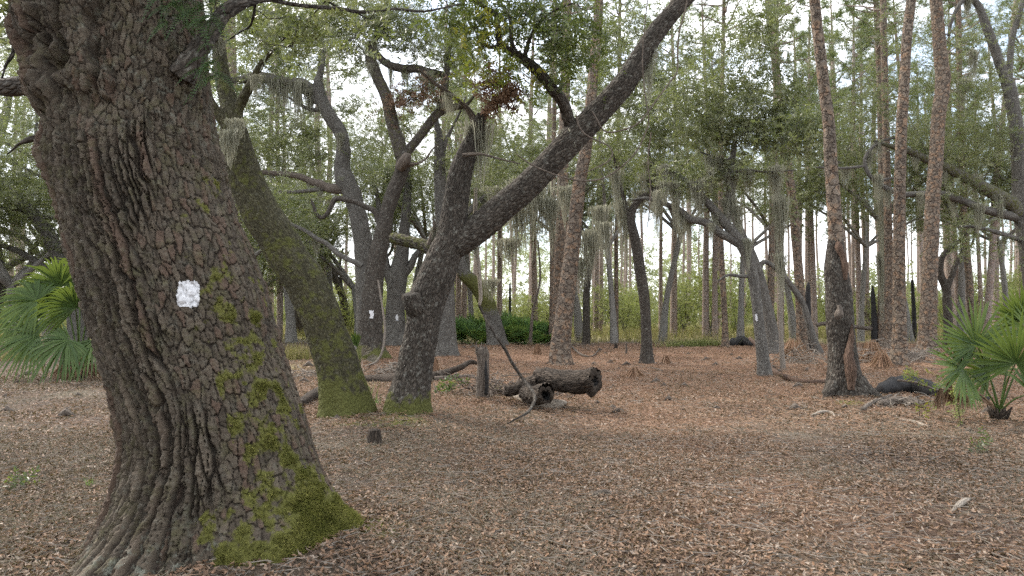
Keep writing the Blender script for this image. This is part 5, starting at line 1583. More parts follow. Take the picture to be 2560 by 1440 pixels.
n_p = 0
for _ in range(900):
    if n_p >= 165:
        break
    px = rg.uniform(-150, 2710)
    d = 44 + 90 * rg.random() ** 1.3
    # denser on the right and in the middle, few on the far left
    keep = np.interp(px, [-150, 600, 700, 1100, 1150, 1600, 1850, 2710], [.35, .35, .3, .6, 1, .8, 1, 1])
    if rg.random() > keep:
        continue
    x = (px - 1280) / F * d
    zn = zone(x, d)
    put(pines, int(rg.integers(0, 4)), x, d, rg.uniform(0, 6.28), rg.uniform(.85, 1.15), 'slender pale pine of the distant stand ' + zn, 'distant pines ' + zn)
    n_p += 1
n_s = 0
for _ in range(400):
    if n_s >= 170:
        break
    px = rg.uniform(-100, 2660)
    d = 48 + 46 * rg.random() ** 1.2
    if abs(px - 1250) < 140 and d < 46:
        continue
    x = (px - 1280) / F * d
    zn = zone(x, d)
    s = rg.uniform(.7, 1.25) * np.interp(px, [-100, 1500, 1650, 1750, 1850, 2660], [1.1, 1.0, 1.7, 1.9, 1.15, 1.3])
    put(shrubs, int(rg.integers(0, 5)), x, d, rg.uniform(0, 6.28), s, 'leafy yellow-green shrub of the far thicket ' + zn, 'thicket shrubs ' + zn)
    n_s += 1


# a far wood that closes the view behind the pines
def far_wood():
    rng = np.random.default_rng(9)
    b = Buf()
    n = 6500
    th = rng.uniform(-1.0, 1.0, n)
    d = rng.uniform(115, 190, n)
    px = 1280 + F * np.tan(th)
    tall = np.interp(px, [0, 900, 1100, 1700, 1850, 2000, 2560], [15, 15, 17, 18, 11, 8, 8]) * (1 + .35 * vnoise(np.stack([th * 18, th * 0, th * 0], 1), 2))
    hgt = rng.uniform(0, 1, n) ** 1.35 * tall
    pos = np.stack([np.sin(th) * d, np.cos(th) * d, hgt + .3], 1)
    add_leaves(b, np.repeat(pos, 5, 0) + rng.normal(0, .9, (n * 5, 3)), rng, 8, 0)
    o = b.build('far_wood', [M['leaf_hazed']], smooth=False)
    tag(o, kind='stuff')


far_wood()


# ------------------------------------------------------------------ palmettos
def fan(hub, f, n, Rad, k=38, spread=2.2, seed=0, droop=.18, wd=.032, fold=.5, tipdroop=.0):
    rng = np.random.default_rng(seed)
    f = np.array(f, float) / np.linalg.norm(f)
    n = np.array(n, float)
    n = n - f * (n @ f)
    n /= np.linalg.norm(n)
    s = np.cross(f, n)
    V, Fc, va = [], [], []
    st = np.array([0.0, .3, .55, .75, .9, 1.0])
    wp = np.array([.35, .95, 1.0, .72, .38, .04])
    for i in range(k):
        a = -spread + 2 * spread * (i + .5) / k + rng.normal(0, .015)
        L = Rad * (1 - .22 * (abs(a) / spread) ** 2) * rng.uniform(.9, 1.06)
        d = f * math.cos(a) + s * math.sin(a) + n * (.10 + rng.normal(0, .05))
        d /= np.linalg.norm(d)
        side = np.cross(d, n)
        side /= np.linalg.norm(side)
        dr = droop * rng.uniform(.6, 1.5)
        base = len(V)
        tone = rng.uniform(.2, .8)
        up = np.cross(side, d)
        for t, w_ in zip(st, wp):
            c_ = hub + d * L * t + np.array([0, 0, -1.]) * L * (dr * t ** 2.4 + tipdroop * max(0, t - .6) ** 1.5 * 2.2)
            ww = wd * w_ * (.5 if t == 0 else 1)
            V += [c_ - side * ww * .5 + up * ww * fold * .5, c_, c_ + side * ww * .5 + up * ww * fold * .5]
            va += [tone, tone * .8, tone]
        for q in range(len(st) - 1):
            o = base + q * 3
            Fc += [[o, o + 1, o + 4, o + 3], [o + 1, o + 2, o + 5, o + 4]]
    return np.array(V), np.array(Fc), np.array(va)


def frond(parent, base, hub, f, n, Rad, seed, mat='palm', pr=.010, name='frond', **kw):
    b = Buf()
    V, Fc, va = fan(np.array(hub), f, n, Rad, seed=seed, **kw)
    b.add(V, [Fc], var=va)
    base, hub = np.array(base), np.array(hub)
    L = np.linalg.norm(hub - base)
    mid = (base + hub) / 2 + np.array([0, 0, .12 * L])
    q, rr = smooth_path(np.array([base, mid, hub + np.array(f) / np.linalg.norm(f) * .04]), np.array([pr * 1.5, pr, pr * .7]), .08)
    V, fs, _ = tube(q, rr, 6)
    b.add(V, fs, var=.7)
    return b.build(name, [M[mat]], parent)


def boot(parent, r, h, seed, mat='dead'):
    """the shaggy stub of old leaf bases the fronds grow from"""
    rng = np.random.default_rng(seed)
    b = Buf()
    p = np.array(parent.location)
    for i in range(26):
        az = rng.uniform(0, 6.28)
        d = np.array([math.cos(az), math.sin(az), 0])
        Q = np.array([p + d * r * .3 + [0, 0, -.06], p + d * r * .8 + [0, 0, h * .5 * rng.random()], p + d * r * rng.uniform(1, 1.7) + [0, 0, h * rng.uniform(.5, 1.1)]])
        q, rr = smooth_path(Q, np.array([.035, .028, .012]) * rng.uniform(.6, 1.1), .06)
        V, fs, uv = tube(q, rr, 6, rough_disp(.2, i))
        b.add(V, fs, uv)
    b.build('leaf_base', [M[mat]], parent)


# right, near
d = gdepth(2500, 1066)
bp = gpt(2500, 1066)[0]
rp = thing('palmetto', 'fan palmetto with wide stiff green fans in the right foreground', 'palmetto', bp)
boot(rp, .10, .20, 3, 'rotten')
k0 = bp + np.array([0, 0, .12])
for i, (hx, hy, hd, fx, fz, Rr_, sp, tl) in enumerate([(2440, 862, -.1, -.15, 1, .66, 2.3, .25), (2540, 908, -.35, .25, 1, .72, 2.4, .2), (2408, 922, -.15, -1, .35, .58, 2.2, .45), (2600, 850, .2, .6, 1, .6, 2.2, .3),
                                                        (2470, 930, .25, -.5, .9, .5, 2.2, .4), (2580, 985, -.4, 1, .2, .5, 2.1, .5), (2555, 800, .5, .2, 1, .55, 2.2, .2)]):
    hub = P(hx, hy, d + hd)
    frond(rp, k0, hub, (fx, -.25 if i in (1, 2, 6) else .15, fz), (0.1, -1, .45), Rr_ * 1.14, 500 + i, k=36, spread=sp, droop=tl * .22, wd=.046, fold=.35)
# its dead fronds hang brown to the left
for i, (hx, hy, hd, fx) in enumerate([(2372, 950, .25, -.2), (2395, 962, .1, .1), (2352, 965, .2, -.3)]):
    frond(rp, k0, P(hx, hy, d + hd), (fx, -.1, -1), (.2, -1, .1), .34, 530 + i, 'palm_dead', name='dead_frond', k=22, spread=.42, droop=.1, wd=.03, fold=.9)

# left, half behind the near oak
bp = gpt(196, 944)[0]
dl = bp[1]
lp = thing('palmetto', 'big fan palmetto with drooping glossy fronds behind the left side of the near oak', 'palmetto', bp)
boot(lp, .2, .5, 4)
k0 = bp + np.array([0, 0, .4])
for i, (hx, hy, hd, fx, fz, Rr_, dr) in enumerate([(150, 716, -.2, -.35, 1, 1.05, .3), (92, 752, -.6, -1, .35, 1.0, .55), (96, 838, -.9, -1, .0, 1.05, .55), (190, 770, -1.0, -.2, .8, 1.0, .5), (236, 730, -.2, .4, 1, 1.0, .35),
                                                   (170, 850, -1.2, -.4, -.4, .95, .6), (236, 850, -1.0, .25, -.3, .95, .6), (270, 780, -.8, 1, .4, 1.0, .5), (60, 800, .4, -1, .3, .9, .5), (200, 700, .8, 0, 1, 1.0, .3), (300, 840, .3, 1, 0, 1, .5), (120, 770, .9, -.7, .7, .9, .4)]):
    frond(lp, k0, P(hx, hy, dl + hd), (fx, -.35, fz), (0.0, -1, .6), Rr_, 560 + i, 'palm', k=38, spread=2.0, droop=dr * .5, wd=.066, pr=.016, tipdroop=.25)
for i, (hx, hy, fx) in enumerate([(215, 880, .1), (180, 890, -.2), (250, 885, .3)]):
    frond(lp, k0, P(hx, hy, dl - .3), (fx, -.2, -1), (.1, -1, .1), .75, 590 + i, 'palm_dead', name='dead_frond', k=24, spread=.6, droop=.1, wd=.04, fold=.9)

# small one at the gnarled oak's foot
bp = gpt(902, 914)[0]
sp_ = thing('palmetto', 'small young palmetto with upright green blades at the foot of the gnarled blazed oak', 'palmetto', bp)
for i, (hx, hy, fx, fz, Rr_, sp) in enumerate([(893, 868, -.2, 1, .62, .55), (905, 890, .6, 1, .5, .5), (886, 892, -.8, .8, .5, .5), (915, 900, .9, .3, .45, .5)]):
    frond(sp_, bp, P(hx, hy, bp[1] - .1), (fx, -.1, fz), (0, -1, .2), Rr_, 600 + i, 'palm' if i == 0 else 'greygrass', k=16, spread=sp, droop=.2, wd=.05)


def saw_palm(seed):
    rng = np.random.default_rng(seed)
    root = thing('saw_palmetto', 'x', 'palmetto', (0, 0, 0))
    for i in range(11):
        az = rng.uniform(0, 6.28)
        el = rng.uniform(.2, 1.3)
        L = rng.uniform(.5, 1.05)
        dv = np.array([math.cos(az) * math.cos(el), math.sin(az) * math.cos(el), math.sin(el)])
        hub = dv * L
        frond(root, (0, 0, 0), hub, dv + np.array([0, 0, .55]), (-dv[0] - rng.normal(0, .3), -dv[1] - rng.normal(0, .3), .35), rng.uniform(.5, .72), seed * 40 + i, 'saw', k=14, spread=1.5, droop=.10, wd=.11, fold=.3)
    return root


saws = [saw_palm(s) for s in (1, 2)]
for o in saws:
    o['free'] = 1
SAW = [(1172, 38.5, 1.2), (1205, 37, 1.05), (1235, 39, 1.4), (1262, 37.5, 1.25), (1290, 39.5, 1.45), (1312, 37, 1.2), (1338, 39, 1.25), (1352, 37.2, 1.0), (1188, 40.5, 1.3), (1155, 39.5, 1.0)]
for i, (px, d, s) in enumerate(SAW):
    put(saws, i % 2, (px - 1280) / F * d, d, rg.uniform(0, 6.28), s, 'saw palmetto plant of the dense green clump beyond the log post', 'saw palmettos of the clump')


# ------------------------------------------------------------------ spanish moss, hung piece by piece
def moss_proto(seed, n=170):
    """a unit clump: 1 m long, hanging from a stretch of bough along local x"""
    rng = np.random.default_rng(seed)
    b = Buf()
    for i in range(n):
        x0 = np.array([rng.normal(0, .22), rng.normal(0, .10), rng.uniform(-.02, .06)])
        L = rng.uniform(.25, 1.0) * math.exp(-(x0[0] / .45) ** 2)
        k = 7
        t = np.linspace(0, 1, k)
        w = np.cumsum(rng.normal(0, .022, (k, 2)), 0)
        C_ = np.stack([x0[0] * (1 - .35 * t) + w[:, 0], x0[1] * (1 - .35 * t) + w[:, 1], x0[2] - L * t], 1)
        a = rng.uniform(0, math.pi)
        s = np.array([math.cos(a), math.sin(a), 0])
        ww = .011 * (1 - .75 * t) * rng.uniform(.7, 1.4)
        V = np.stack([C_ - s * ww[:, None], C_ + s * ww[:, None]], 1).reshape(-1, 3)
        q = np.arange(k - 1) * 2
        b.add(V, np.stack([q, q + 1, q + 3, q + 2], 1), var=rng.uniform(.1, .9))
    me = b.build('spanish_moss', [M['moss']], smooth=False)
    return me


mp_ = [moss_proto(s) for s in (1, 2, 3)]
for o in mp_:
    o['free'] = 1
HM = {'pale': ('the pale grey oak', G.d), 'gn': ('the gnarled blazed oak', E.d), 'fork': ('the forked oak', 10.45), 'bent': ('branches above the saw palmetto clump', 29), 'arch': ('the blazed arching oak', Q_.d), 'right': ('the big right edge oak', U.d),
      'near': ('the huge near oak', 4.6), 'slim': ('the slim clearing oak', S_.d), 'lean': ('the leaning mossy oak', 9.8), 'vine': ('the bare vine left of the leaning reddish pine', 19.4), 'pine': ('the moss-draped pine', 34.3), 'mid': ('thin boughs between pine pair and clearing oak', 27)}
MOSS = [('pale', 745, 210, 130, 46), ('pale', 715, 205, 95, 40), ('pale', 690, 202, 80, 44), ('pale', 640, 196, 60, 30), ('pale', 775, 226, 70, 30), ('pale', 862, 372, 100, 22), ('pale', 850, 335, 60, 20), ('pale', 806, 262, 50, 20), ('pale', 890, 560, 90, 20),
        ('gn', 936, 112, 140, 26), ('gn', 926, 160, 60, 18), ('gn', 1062, 182, 70, 34), ('gn', 1010, 172, 50, 24), ('gn', 1098, 250, 50, 20), ('gn', 1165, 266, 40, 20), ('gn', 930, 690, 70, 20), ('gn', 1120, 150, 60, 22), ('gn', 790, 600, 50, 22),
        ('fork', 1186, 545, 130, 22), ('fork', 1190, 600, 60, 22), ('fork', 1168, 450, 90, 16), ('fork', 1084, 570, 60, 18), ('fork', 1300, 140, 50, 24), ('fork', 1345, 190, 50, 20),
        ('bent', 1330, 455, 210, 90), ('bent', 1290, 520, 150, 60), ('bent', 1372, 500, 160, 50), ('bent', 1240, 470, 90, 50), ('bent', 1270, 600, 80, 60), ('bent', 1225, 700, 60, 36),
        ('arch', 1690, 460, 150, 34), ('arch', 1742, 452, 100, 44), ('arch', 1778, 560, 60, 24), ('arch', 1846, 520, 130, 24), ('arch', 1660, 455, 80, 28), ('arch', 1720, 540, 90, 30), ('arch', 1822, 440, 80, 22), ('arch', 1870, 600, 90, 20), ('arch', 1640, 480, 70, 26), ('arch', 1776, 430, 70, 22),
        ('right', 2436, 440, 110, 34), ('right', 2446, 512, 90, 28), ('right', 2432, 130, 100, 34), ('right', 2408, 200, 90, 34), ('right', 2350, 410, 60, 28), ('right', 2195, 440, 80, 30), ('right', 2540, 370, 130, 30), ('right', 2112, 420, 60, 26), ('right', 2500, 490, 80, 26), ('right', 2300, 484, 50, 24), ('right', 2385, 495, 70, 22),
        ('near', 500, 118, 80, 70), ('near', 470, 160, 90, 60), ('near', 540, 100, 40, 40),
        ('slim', 1560, 510, 190, 40), ('slim', 1622, 440, 110, 44), ('slim', 1600, 480, 80, 34), ('slim', 1540, 430, 130, 34), ('slim', 1512, 560, 120, 40),
        ('lean', 566, 330, 100, 60), ('lean', 590, 300, 80, 40), ('lean', 640, 190, 60, 30),
        ('vine', 1950, 500, 220, 40), ('vine', 1942, 420, 150, 30), ('vine', 1952, 640, 130, 30),
        ('pine', 2204, 470, 240, 22), ('pine', 2202, 640, 200, 22), ('pine', 2206, 560, 180, 20), ('mid', 1470, 580, 150, 50), ('mid', 1420, 470, 120, 50), ('mid', 1500, 520, 130, 46), ('mid', 1450, 650, 120, 40)]
rm = np.random.default_rng(17)
AUTO = []
for key, tr_, nn in (('pale', G, 12), ('gn', E, 10), ('arch', Q_, 16), ('right', U, 16), ('slim', S_, 8), ('bent', J, 8), ('fork', Cc, 5)):
    nd, nrr = np.vstack(tr_.nodes), np.concatenate(tr_.nrad)
    ok = np.where((nrr < .22) & (nd[:, 2] > 4.0))[0]
    for q in rm.choice(ok, nn):
        AUTO.append((key, nd[q] - [0, 0, nrr[q] * .6], rm.uniform(.35, 1.3), rm.uniform(.3, .7)))
for i, (h, x, y, L, w) in enumerate(MOSS + [(a_[0], 0, 0, 0, 0) for a_ in AUTO]):
    nm, d = HM[h]
    d = d + (rg.uniform(-.1, .1) if d < 12 else rg.uniform(-.4, .4))
    p = P(x, y, d) if i < len(MOSS) else AUTO[i - len(MOSS)][1]
    o = mp_[i % 3]
    if o.get('free'):
        del o['free']
    else:
        o = o.copy()
        COL.objects.link(o)
    o.location = p
    o.rotation_euler = (0, 0, rg.normal(0, .5))
    wm = pxm(w, d) / .6 if i < len(MOSS) else AUTO[i - len(MOSS)][3]
    o.scale = (wm, max(wm, .35), pxm(L, d) if i < len(MOSS) else AUTO[i - len(MOSS)][2])
    tag(o, 'grey-green strands of spanish moss hanging on ' + nm, 'moss', 'spanish moss on ' + nm)


# ------------------------------------------------------------------ fern in the crook of the near oak
def fern():
    rng = np.random.default_rng(21)
    c0 = P(475, 60, 4.05)
    root = thing('fern', 'green feathery fern growing high on the near oak beside its right limb', 'fern', c0)
    for i in range(80):
        if i < 66:
            b0 = P(rng.uniform(400, 545), rng.uniform(-80, 60), 4.18 + rng.uniform(-.03, .1))
        else:
            b0 = P(rng.uniform(515, 545), rng.uniform(100, 190), 4.3)
        L = rng.uniform(.10, .22)
        dv = np.array([rng.normal(.1, .5), -rng.uniform(.1, .7), rng.uniform(-.5, .3)])
        dv /= np.linalg.norm(dv)
        n = 15
        t = np.linspace(0, 1, n)
        Q = b0 + dv * L * t[:, None] + np.array([0, 0, -1]) * (L * .75 * t ** 2)[:, None]
        T = np.gradient(Q, axis=0)
        T /= np.linalg.norm(T, axis=1)[:, None]
        s = np.cross(T, [0, -.6, .8])
        s /= np.linalg.norm(s, axis=1)[:, None] + 1e-6
        b = Buf()
        V, fs, _ = tube(Q, np.full(n, .0016), 4)
        b.add(V, fs, var=.4)
        for k in range(1, n):
            for sg in (-1, 1):
                w = .030 * math.sin(math.pi * min(1, (k + 1.5) / n) ** .8) * rng.uniform(.8, 1.1) + .006
                e = Q[k] + s[k] * sg * w + T[k] * w * .35
                m = (Q[k] + e) / 2
                h = T[k] * .0045
                b.add(np.array([Q[k], m - h, e, m + h]), np.array([[0, 1, 2, 3]]), var=rng.uniform(.2, .9))
        b.build('frond', [M['fern']], root, smooth=False)


fern()


# ------------------------------------------------------------------ litter on the ground
def scatter_xy(n, d0, d1, rng, power=1.0, wide=.86):
    """points on the ground ahead, evenly spread over the area for power = 1"""
    u = rng.random(n)
    p = 1 + power
    d = (d0 ** p + u * (d1 ** p - d0 ** p)) ** (1 / p)
    return rng.uniform(-wide, wide, n) * d, d


def ztilt(x, y):
    return gz(x, y) + np.where((np.abs(x) < 20) & (y < 40), 0.012 * fbm(np.stack([x * 5, y * 5, x * 0], 1), 8, 2), 0)


def near_oak_clear(x, y):
    return ((x + 1.9) / .72) ** 2 + ((y - 4.75) / .66) ** 2 > 1


def leaf_litter():
    rng = np.random.default_rng(31)
    b = Buf()
    for n, d0, d1, pw, sz in ((130000, 2.6, 9.0, .35, .86), (90000, 9.0, 20, .6, 1.25), (26000, 20, 38, .8, 1.9)):
        x, y = scatter_xy(n, d0, d1, rng, pw)
        den = fbm(np.stack([x * .8, y * .8, x * 0], 1), 61, 3)
        k = (den - .25 * np.exp(-((x - 1.7 - .05 * y) / .9) ** 2) > rng.uniform(-.85, .30, n)) & near_oak_clear(x, y)
        x, y = x[k], y[k]
        n = len(x)
        z = ztilt(x, y) + rng.uniform(.004, .030, n) * sz
        cu = rng.normal(0, .35, n)
        V0 = np.array([[-.5, 0, 0], [-.1, .5, 0], [.5, 0, 0], [.1, -.5, 0], [0, 0, 0]])
        Vn = np.repeat(V0[None], n, 0)
        L, w = rng.uniform(.032, .066, n) * sz, rng.uniform(.014, .028, n) * sz
        Vn[:, :, 0] *= L[:, None]
        Vn[:, :, 1] *= w[:, None]
        Vn[:, [0, 2], 2] = (L * np.abs(cu) * .45)[:, None]
        Vn[:, [1, 3], 2] = (w * rng.uniform(.0, .55, n))[:, None]
        rot = rand_rot(n, rng, .42)
        V = np.einsum('nij,nmj->nmi', rot, Vn) + np.stack([x, y, z], 1)[:, None]
        T = np.array([[0, 3, 4], [3, 2, 4], [2, 1, 4], [1, 0, 4]])
        Fc = T[None] + (np.arange(n) * 5)[:, None, None]
        path = np.exp(-((x - 1.7 - .05 * y) / 1.5) ** 2)
        v = np.clip(rng.beta(1.25, 1.9, n) + .05 + .08 * path + .08 * fbm(np.stack([x, y, x * 0], 1), 62, 2), 0, 1)
        b.add(V.reshape(-1, 3), Fc.reshape(-1, 3), var=np.repeat(v, 5))
    tag(b.build('leaf_litter', [M['litter']], smooth=False), kind='stuff')


def strips(name, mat, n_list, rng, L, w, tilt, mask=None, curve=.25, lift=.03, kind='stuff', top=None):
    b = Buf()
    for n, d0, d1, pw, sz in n_list:
        x, y = scatter_xy(n, d0, d1, rng, pw)
        if mask is not None:
            k = mask(x, y, rng) & near_oak_clear(x, y)
            x, y = x[k], y[k]
        n = len(x)
        z = ztilt(x, y) + rng.uniform(.004, lift, n)
        t = np.array([-.5, -.17, .17, .5])
        cu, cv = rng.normal(0, curve, n), rng.normal(0, curve, n)
        Ls, ws = rng.uniform(*L, n) * sz, rng.uniform(*w, n) * sz
        C_ = np.zeros((n, 4, 3))
        C_[:, :, 0] = t[None] * Ls[:, None]
        C_[:, :, 1] = (t ** 2)[None] * (Ls * cu)[:, None] * 2 + (t ** 3)[None] * (Ls * cv)[:, None] * 4
        C_[:, :, 2] = np.abs(t ** 2)[None] * (Ls * np.abs(cv))[:, None] * .5
        V = np.stack([C_ - np.array([0, .5, 0]) * ws[:, None, None], C_ + np.array([0, .5, 0]) * ws[:, None, None], C_ + np.array([0, 0, .7]) * ws[:, None, None]], 2).reshape(n, 12, 3)
        V = np.einsum('nij,nmj->nmi', rand_rot(n, rng, tilt), V) + np.stack([x, y, z], 1)[:, None]
        q = np.arange(3) * 3
        Fq = np.concatenate([np.stack([q + a, q + c_, q + 3 + c_, q + 3 + a], 1) for a, c_ in ((0, 2), (2, 1))])
        Fc = Fq[None] + (np.arange(n) * 12)[:, None, None]
        b.add(V.reshape(-1, 3), Fc.reshape(-1, 4), var=np.repeat(np.clip(rng.normal(.5, .22, n), 0, 1), 12))
    return tag(b.build(name, [M[mat]], smooth=False), kind=kind)


leaf_litter()
r2 = np.random.default_rng(41)
strips('twig_litter', 'twig_grey', [(6500, 2.6, 10, .4, .9), (5000, 10, 24, .7, 1.4)], r2, (.06, .34), (.003, .008), .10, None, .12, .03)
strips('moss_scraps', 'greygrass', [(38000, 2.6, 9.5, .4, 1.0), (12000, 9.5, 17, .6, 1.5)], r2, (.05, .14), (.0015, .0035), .45,
       lambda x, y, g: fbm(np.stack([x * .75, y * .75, x * 0], 1), 64, 3) + .30 - .5 * np.exp(-((x - 1.7 - .05 * y) / 1.3) ** 2) > g.uniform(.05, .55, len(x)), .5, .05)
strips('pine_straw', 'straw', [(50000, 9, 22, .6, 1.0), (26000, 20, 38, .7, 1.8), (4000, 3, 10, .4, .6)], r2, (.10, .22), (.003, .006), .22,
       lambda x, y, g: sstep(-8, -1, x + y * .1) > g.random(len(x)), .2, .04)


# dark twiggy scraps and needle heaps, scattered and uncountable
def debris():
    rng = np.random.default_rng(51)
    b = Buf()
    x, y = scatter_xy(190, 9, 36, rng, .8)
    for i in range(len(x)):
        r = rng.uniform(.03, .09) * (1 + y[i] / 40)
        Q = np.array([x[i], y[i], gz1(x[i], y[i])]) + np.array([[-r, 0, 0], [0, rng.normal(0, .3) * r, r * .5], [r, 0, 0.]]) * rng.uniform(.7, 1.6)
        V, fs, uv = tube(Q, np.array([.3, 1, .3]) * r * .55, 7, rough_disp(.5, i, freq=20), cap0=True)
        b.add(V, fs, uv)
    tag(b.build('bark_scraps', [M['dead']], smooth=False), kind='stuff')


debris()


def brush(name, cx, cy, w, n, seed, h=.35, mat='twig_grey', Lr=(.4, 1.3), depth=1.0):
    """a tangle of thin dead twigs"""
    rng = np.random.default_rng(seed)
    b = Buf()
    p0, d = gpt(cx, cy)
    hw = pxm(w, d) / 2
    for i in range(n):
        c_ = p0 + np.array([rng.normal(0, .5) * hw, rng.normal(0, .4) * depth, abs(rng.normal(0, .4)) * h + .02])
        az, el = rng.uniform(0, 6.28), rng.normal(0, .3)
        L = rng.uniform(*Lr) * (1 if rng.random() < .3 else .55)
        dv = np.array([math.cos(az) * math.cos(el), math.sin(az) * math.cos(el), math.sin(el)])
        t = np.linspace(-.5, .5, 6)[:, None]
        Q = c_ + dv * L * t + rng.normal(0, .035 * L, (6, 3))
        Q[:, 2] = np.maximum(Q[:, 2], gz(Q[:, 0], Q[:, 1]) + .01)
        r = rng.uniform(.005, .016)
        V, fs, uv = tube(Q, np.linspace(r, r * .35, 6), 5)
        b.add(V, fs, uv)
    return tag(b.build(name, [M[mat]]), kind='stuff')


brush('brushwood', 2215, 905, 260, 230, 1, .7, 'twig_grey', (.5, 2.0), 1.6)
brush('brushwood', 2010, 915, 150, 110, 2, .5, 'twig_grey', (.4, 1.5), 1.2)
brush('brushwood', 1280, 985, 260, 300, 3, .34, 'twig', (.3, 1.0), .8)
brush('brushwood', 1010, 935, 160, 150, 4, .25, 'twig_grey', (.3, 1.2), .8)
brush('brushwood', 790, 945, 160, 90, 5, .15, 'twig_grey', (.3, 1.0), .8)
brush('brushwood', 1440, 868, 160, 60, 6, .45, 'twig', (.5, 2.0), 1.2)
brush('brushwood', 2260, 1015, 150, 60, 7, .12, 'twig_grey', (.2, .8), .4)


# ------------------------------------------------------------------ grass and small green things
def blades(name, spots, rng, h, wd, mat='grass', lean=.35, bend=.4):
    b = Buf()
    x, y = spots
    n = len(x)
    t = np.linspace(0, 1, 4)
    hh = rng.uniform(*h, n)
    az = rng.uniform(0, 6.28, n)
    ln = np.abs(rng.normal(0, lean, n))
    C_ = np.zeros((n, 4, 3))
    hor = (t[None] * .5 * ln[:, None] + t[None] ** 2 * bend * rng.random(n)[:, None]) * hh[:, None]
    C_[:, :, 0] = x[:, None] + hor * np.cos(az)[:, None]
    C_[:, :, 1] = y[:, None] + hor * np.sin(az)[:, None]
    C_[:, :, 2] = gz(x, y)[:, None] - .01 + t[None] * hh[:, None] * (1 - .25 * ln[:, None])
    sa = rng.uniform(0, 6.28, n)
    s = np.stack([np.cos(sa), np.sin(sa), sa * 0], 1)[:, None] * (wd * (1 - .92 * t))[None, :, None] * .5
    V = np.stack([C_ - s, C_ + s], 2).reshape(n, 8, 3)
    q = np.arange(3) * 2
    Fc = np.stack([q, q + 1, q + 3, q + 2], 1)[None] + (np.arange(n) * 8)[:, None, None]
    b.add(V.reshape(-1, 3), Fc.reshape(-1, 4), var=np.repeat(np.clip(rng.normal(.55, .28, n), 0, 1), 8))
    return b.build(name, [M[mat]], smooth=False)


r3 = np.random.default_rng(61)
x, y = scatter_xy(70000, 37, 85, r3, .7, .82)
k = (fbm(np.stack([x * .22, y * .22, x * 0], 1), 71, 3) + sstep(36, 46, y) * .9 > r3.uniform(.1, 1.0, len(x)))
tag(blades('dry_grass', (x[k], y[k]), r3, (.25, .95), .035), kind='stuff')


def tuft(label, px, py, n, w, h, wd, mat='grass', name='grass_tuft', cat='grass', seed=1, lean=.35):
    rng = np.random.default_rng(seed)
    p, d = gpt(px, py)
    hw = pxm(w, d) / 2
    o = blades(name, (p[0] + rng.normal(0, .5, n) * hw, p[1] + rng.normal(0, .5, n) * min(hw, .5)), rng, h, wd, mat, lean)
    o.data.transform(Matrix.Translation(-Vector(p)))
    o.location = p
    return tag(o, label, cat)


tuft('patch of yellow-green grass left of the leaning oak', 742, 900, 900, 110, (.2, .7), .018, seed=2)
tuft('tall green grass blades between the feet of the leaning and the forked oak', 924, 1012, 14, 18, (.3, .5), .018, 'saw', seed=3, lean=.1)
tuft('short green sprig between the two oaks, right of the tall blades', 944, 1014, 9, 14, (.12, .24), .014, 'saw', seed=4, lean=.25)
tuft('straw-coloured grass tuft right of the log post', 1242, 975, 120, 40, (.12, .26), .008, seed=5)
tuft('green grass at the edge of the far clearing, right of the clearing oak', 1735, 866, 1300, 150, (.2, .5), .03, 'shrub', seed=6)
tuft('yellow grass clump left of the palmetto at the left edge', 30, 905, 700, 120, (.15, .45), .016, seed=7)
tuft('small grass tuft on the litter left of the near oak', 225, 1215, 26, 16, (.08, .16), .007, 'saw', seed=8, lean=.5)


def seedling(label, px, py, h, n, seed, mat='leaf_yel', size=1.0, spread=.12):
    rng = np.random.default_rng(seed)
    p, d = gpt(px, py)
    root = thing('seedling', label, 'plant', p)
    b = Buf()
    tips = []
    for k in range(3):
        e = p + np.array([rng.normal(0, spread), rng.normal(0, spread), h * rng.uniform(.6, 1)])
        q, rr = smooth_path(np.array([p - [0, 0, .02], (p + e) / 2 + rng.normal(0, .02, 3), e]), np.array([.004, .003, .0015]), .04)
        V, fs, uv = tube(q, rr, 4)
        b.add(V, fs, uv)
        tips.append(q[len(q) // 3:])
    b.build('stem', [M['oak']], root)
    tips = np.vstack(tips)
    b = Buf()
    pos = tips[rng.integers(0, len(tips), n)] + rng.normal(0, .02, (n, 3))
    add_leaves(b, pos, rng, size)
    b.build('foliage', [M[mat]], root, smooth=False)


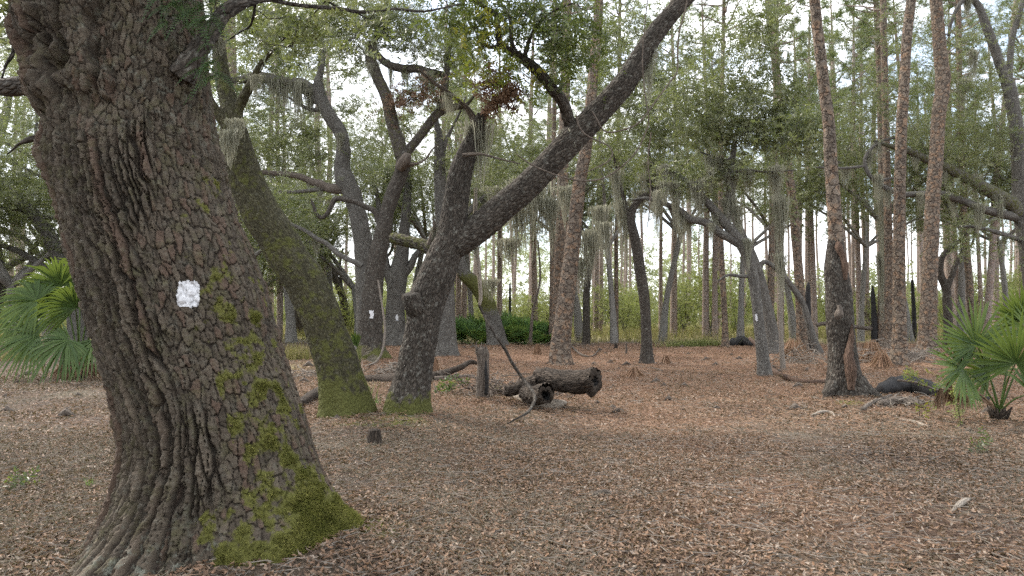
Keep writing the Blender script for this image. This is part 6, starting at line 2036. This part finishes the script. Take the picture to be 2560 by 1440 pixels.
seedling('green seedling with pointed leaves left of the upright log post', 1132, 985, .40, 14, 1, 'palm', 1.3, .2)
seedling('leafy green sprout at the left foot of the leaning oak', 838, 1040, .42, 16, 2, 'shrub', 1.0, .12)
seedling('thin green sapling in front of the charred log, right of the stripped pine', 2300, 1052, .75, 12, 3, 'leaf_yel', .9, .1)
seedling('tall sparse green sapling left of the right palmetto', 2392, 1050, .55, 14, 4, 'shrub', .9, .15)
seedling('bright green low plant under the right palmetto fans', 2415, 1010, .35, 18, 5, 'saw', 1.2, .2)
seedling('pale green sapling behind the charred log', 2290, 965, .6, 14, 6, 'shrub', 1.1, .25)
seedling('low green plant on the litter at the left edge', 55, 1215, .14, 8, 7, 'leaf_dark', .8, .12)
seedling('tiny green plant in the litter under the right palmetto', 2470, 1130, .16, 8, 8, 'leaf_dark', .8, .1)
seedling('thin grey-green shoot on the litter at the bottom right of the palmetto', 2405, 1075, .45, 7, 9, 'shrub', .8, .06)


def needle_heap(label, px, py, w, h, seed):
    """a heap of rust-red fallen pine needles or a dead frond"""
    rng = np.random.default_rng(seed)
    p, d = gpt(px, py)
    n = 260
    hw, hh = pxm(w, d) / 2, pxm(h, d)
    az = rng.uniform(0, 6.28, n)
    r = hw * rng.random(n) ** .5
    top = p + np.stack([r * .35 * np.cos(az), r * .35 * np.sin(az), hh * rng.uniform(.4, 1, n)], 1)
    bot = p + np.stack([r * np.cos(az) * 1.1, r * np.sin(az) * 1.1, 0 * r + .01], 1)
    s = rng.normal(size=(n, 3)) * .006
    V = np.stack([top - s, top + s, bot + s, bot - s], 1).reshape(-1, 3)
    b = Buf()
    b.add(V, np.arange(n * 4).reshape(-1, 4), var=np.repeat(rng.uniform(.2, .8, n), 4))
    tag(b.build('needle_heap', [M['straw']], None, p, False), label, 'pine needles', )


needle_heap('rust-red upright clump of dead needles right of the forked oak', 1087, 935, 28, 42, 1)
needle_heap('rust-red heap of needles left of the centre pine pair', 1344, 888, 22, 28, 2)
needle_heap('small rust-red heap of needles on the straw right of the clearing oak', 1665, 908, 24, 22, 3)
needle_heap('rust-red heap of needles between the arching oak and the leaning reddish pine', 1985, 910, 90, 60, 4)
needle_heap('rust-red heap of dead fronds right behind the stripped pine', 2180, 905, 70, 60, 5)
needle_heap('low rust-red heap of needles on the open straw', 1585, 938, 50, 26, 6)
needle_heap('rust-red heap of dead fronds left of the stout crooked pine', 2205, 925, 60, 40, 7)
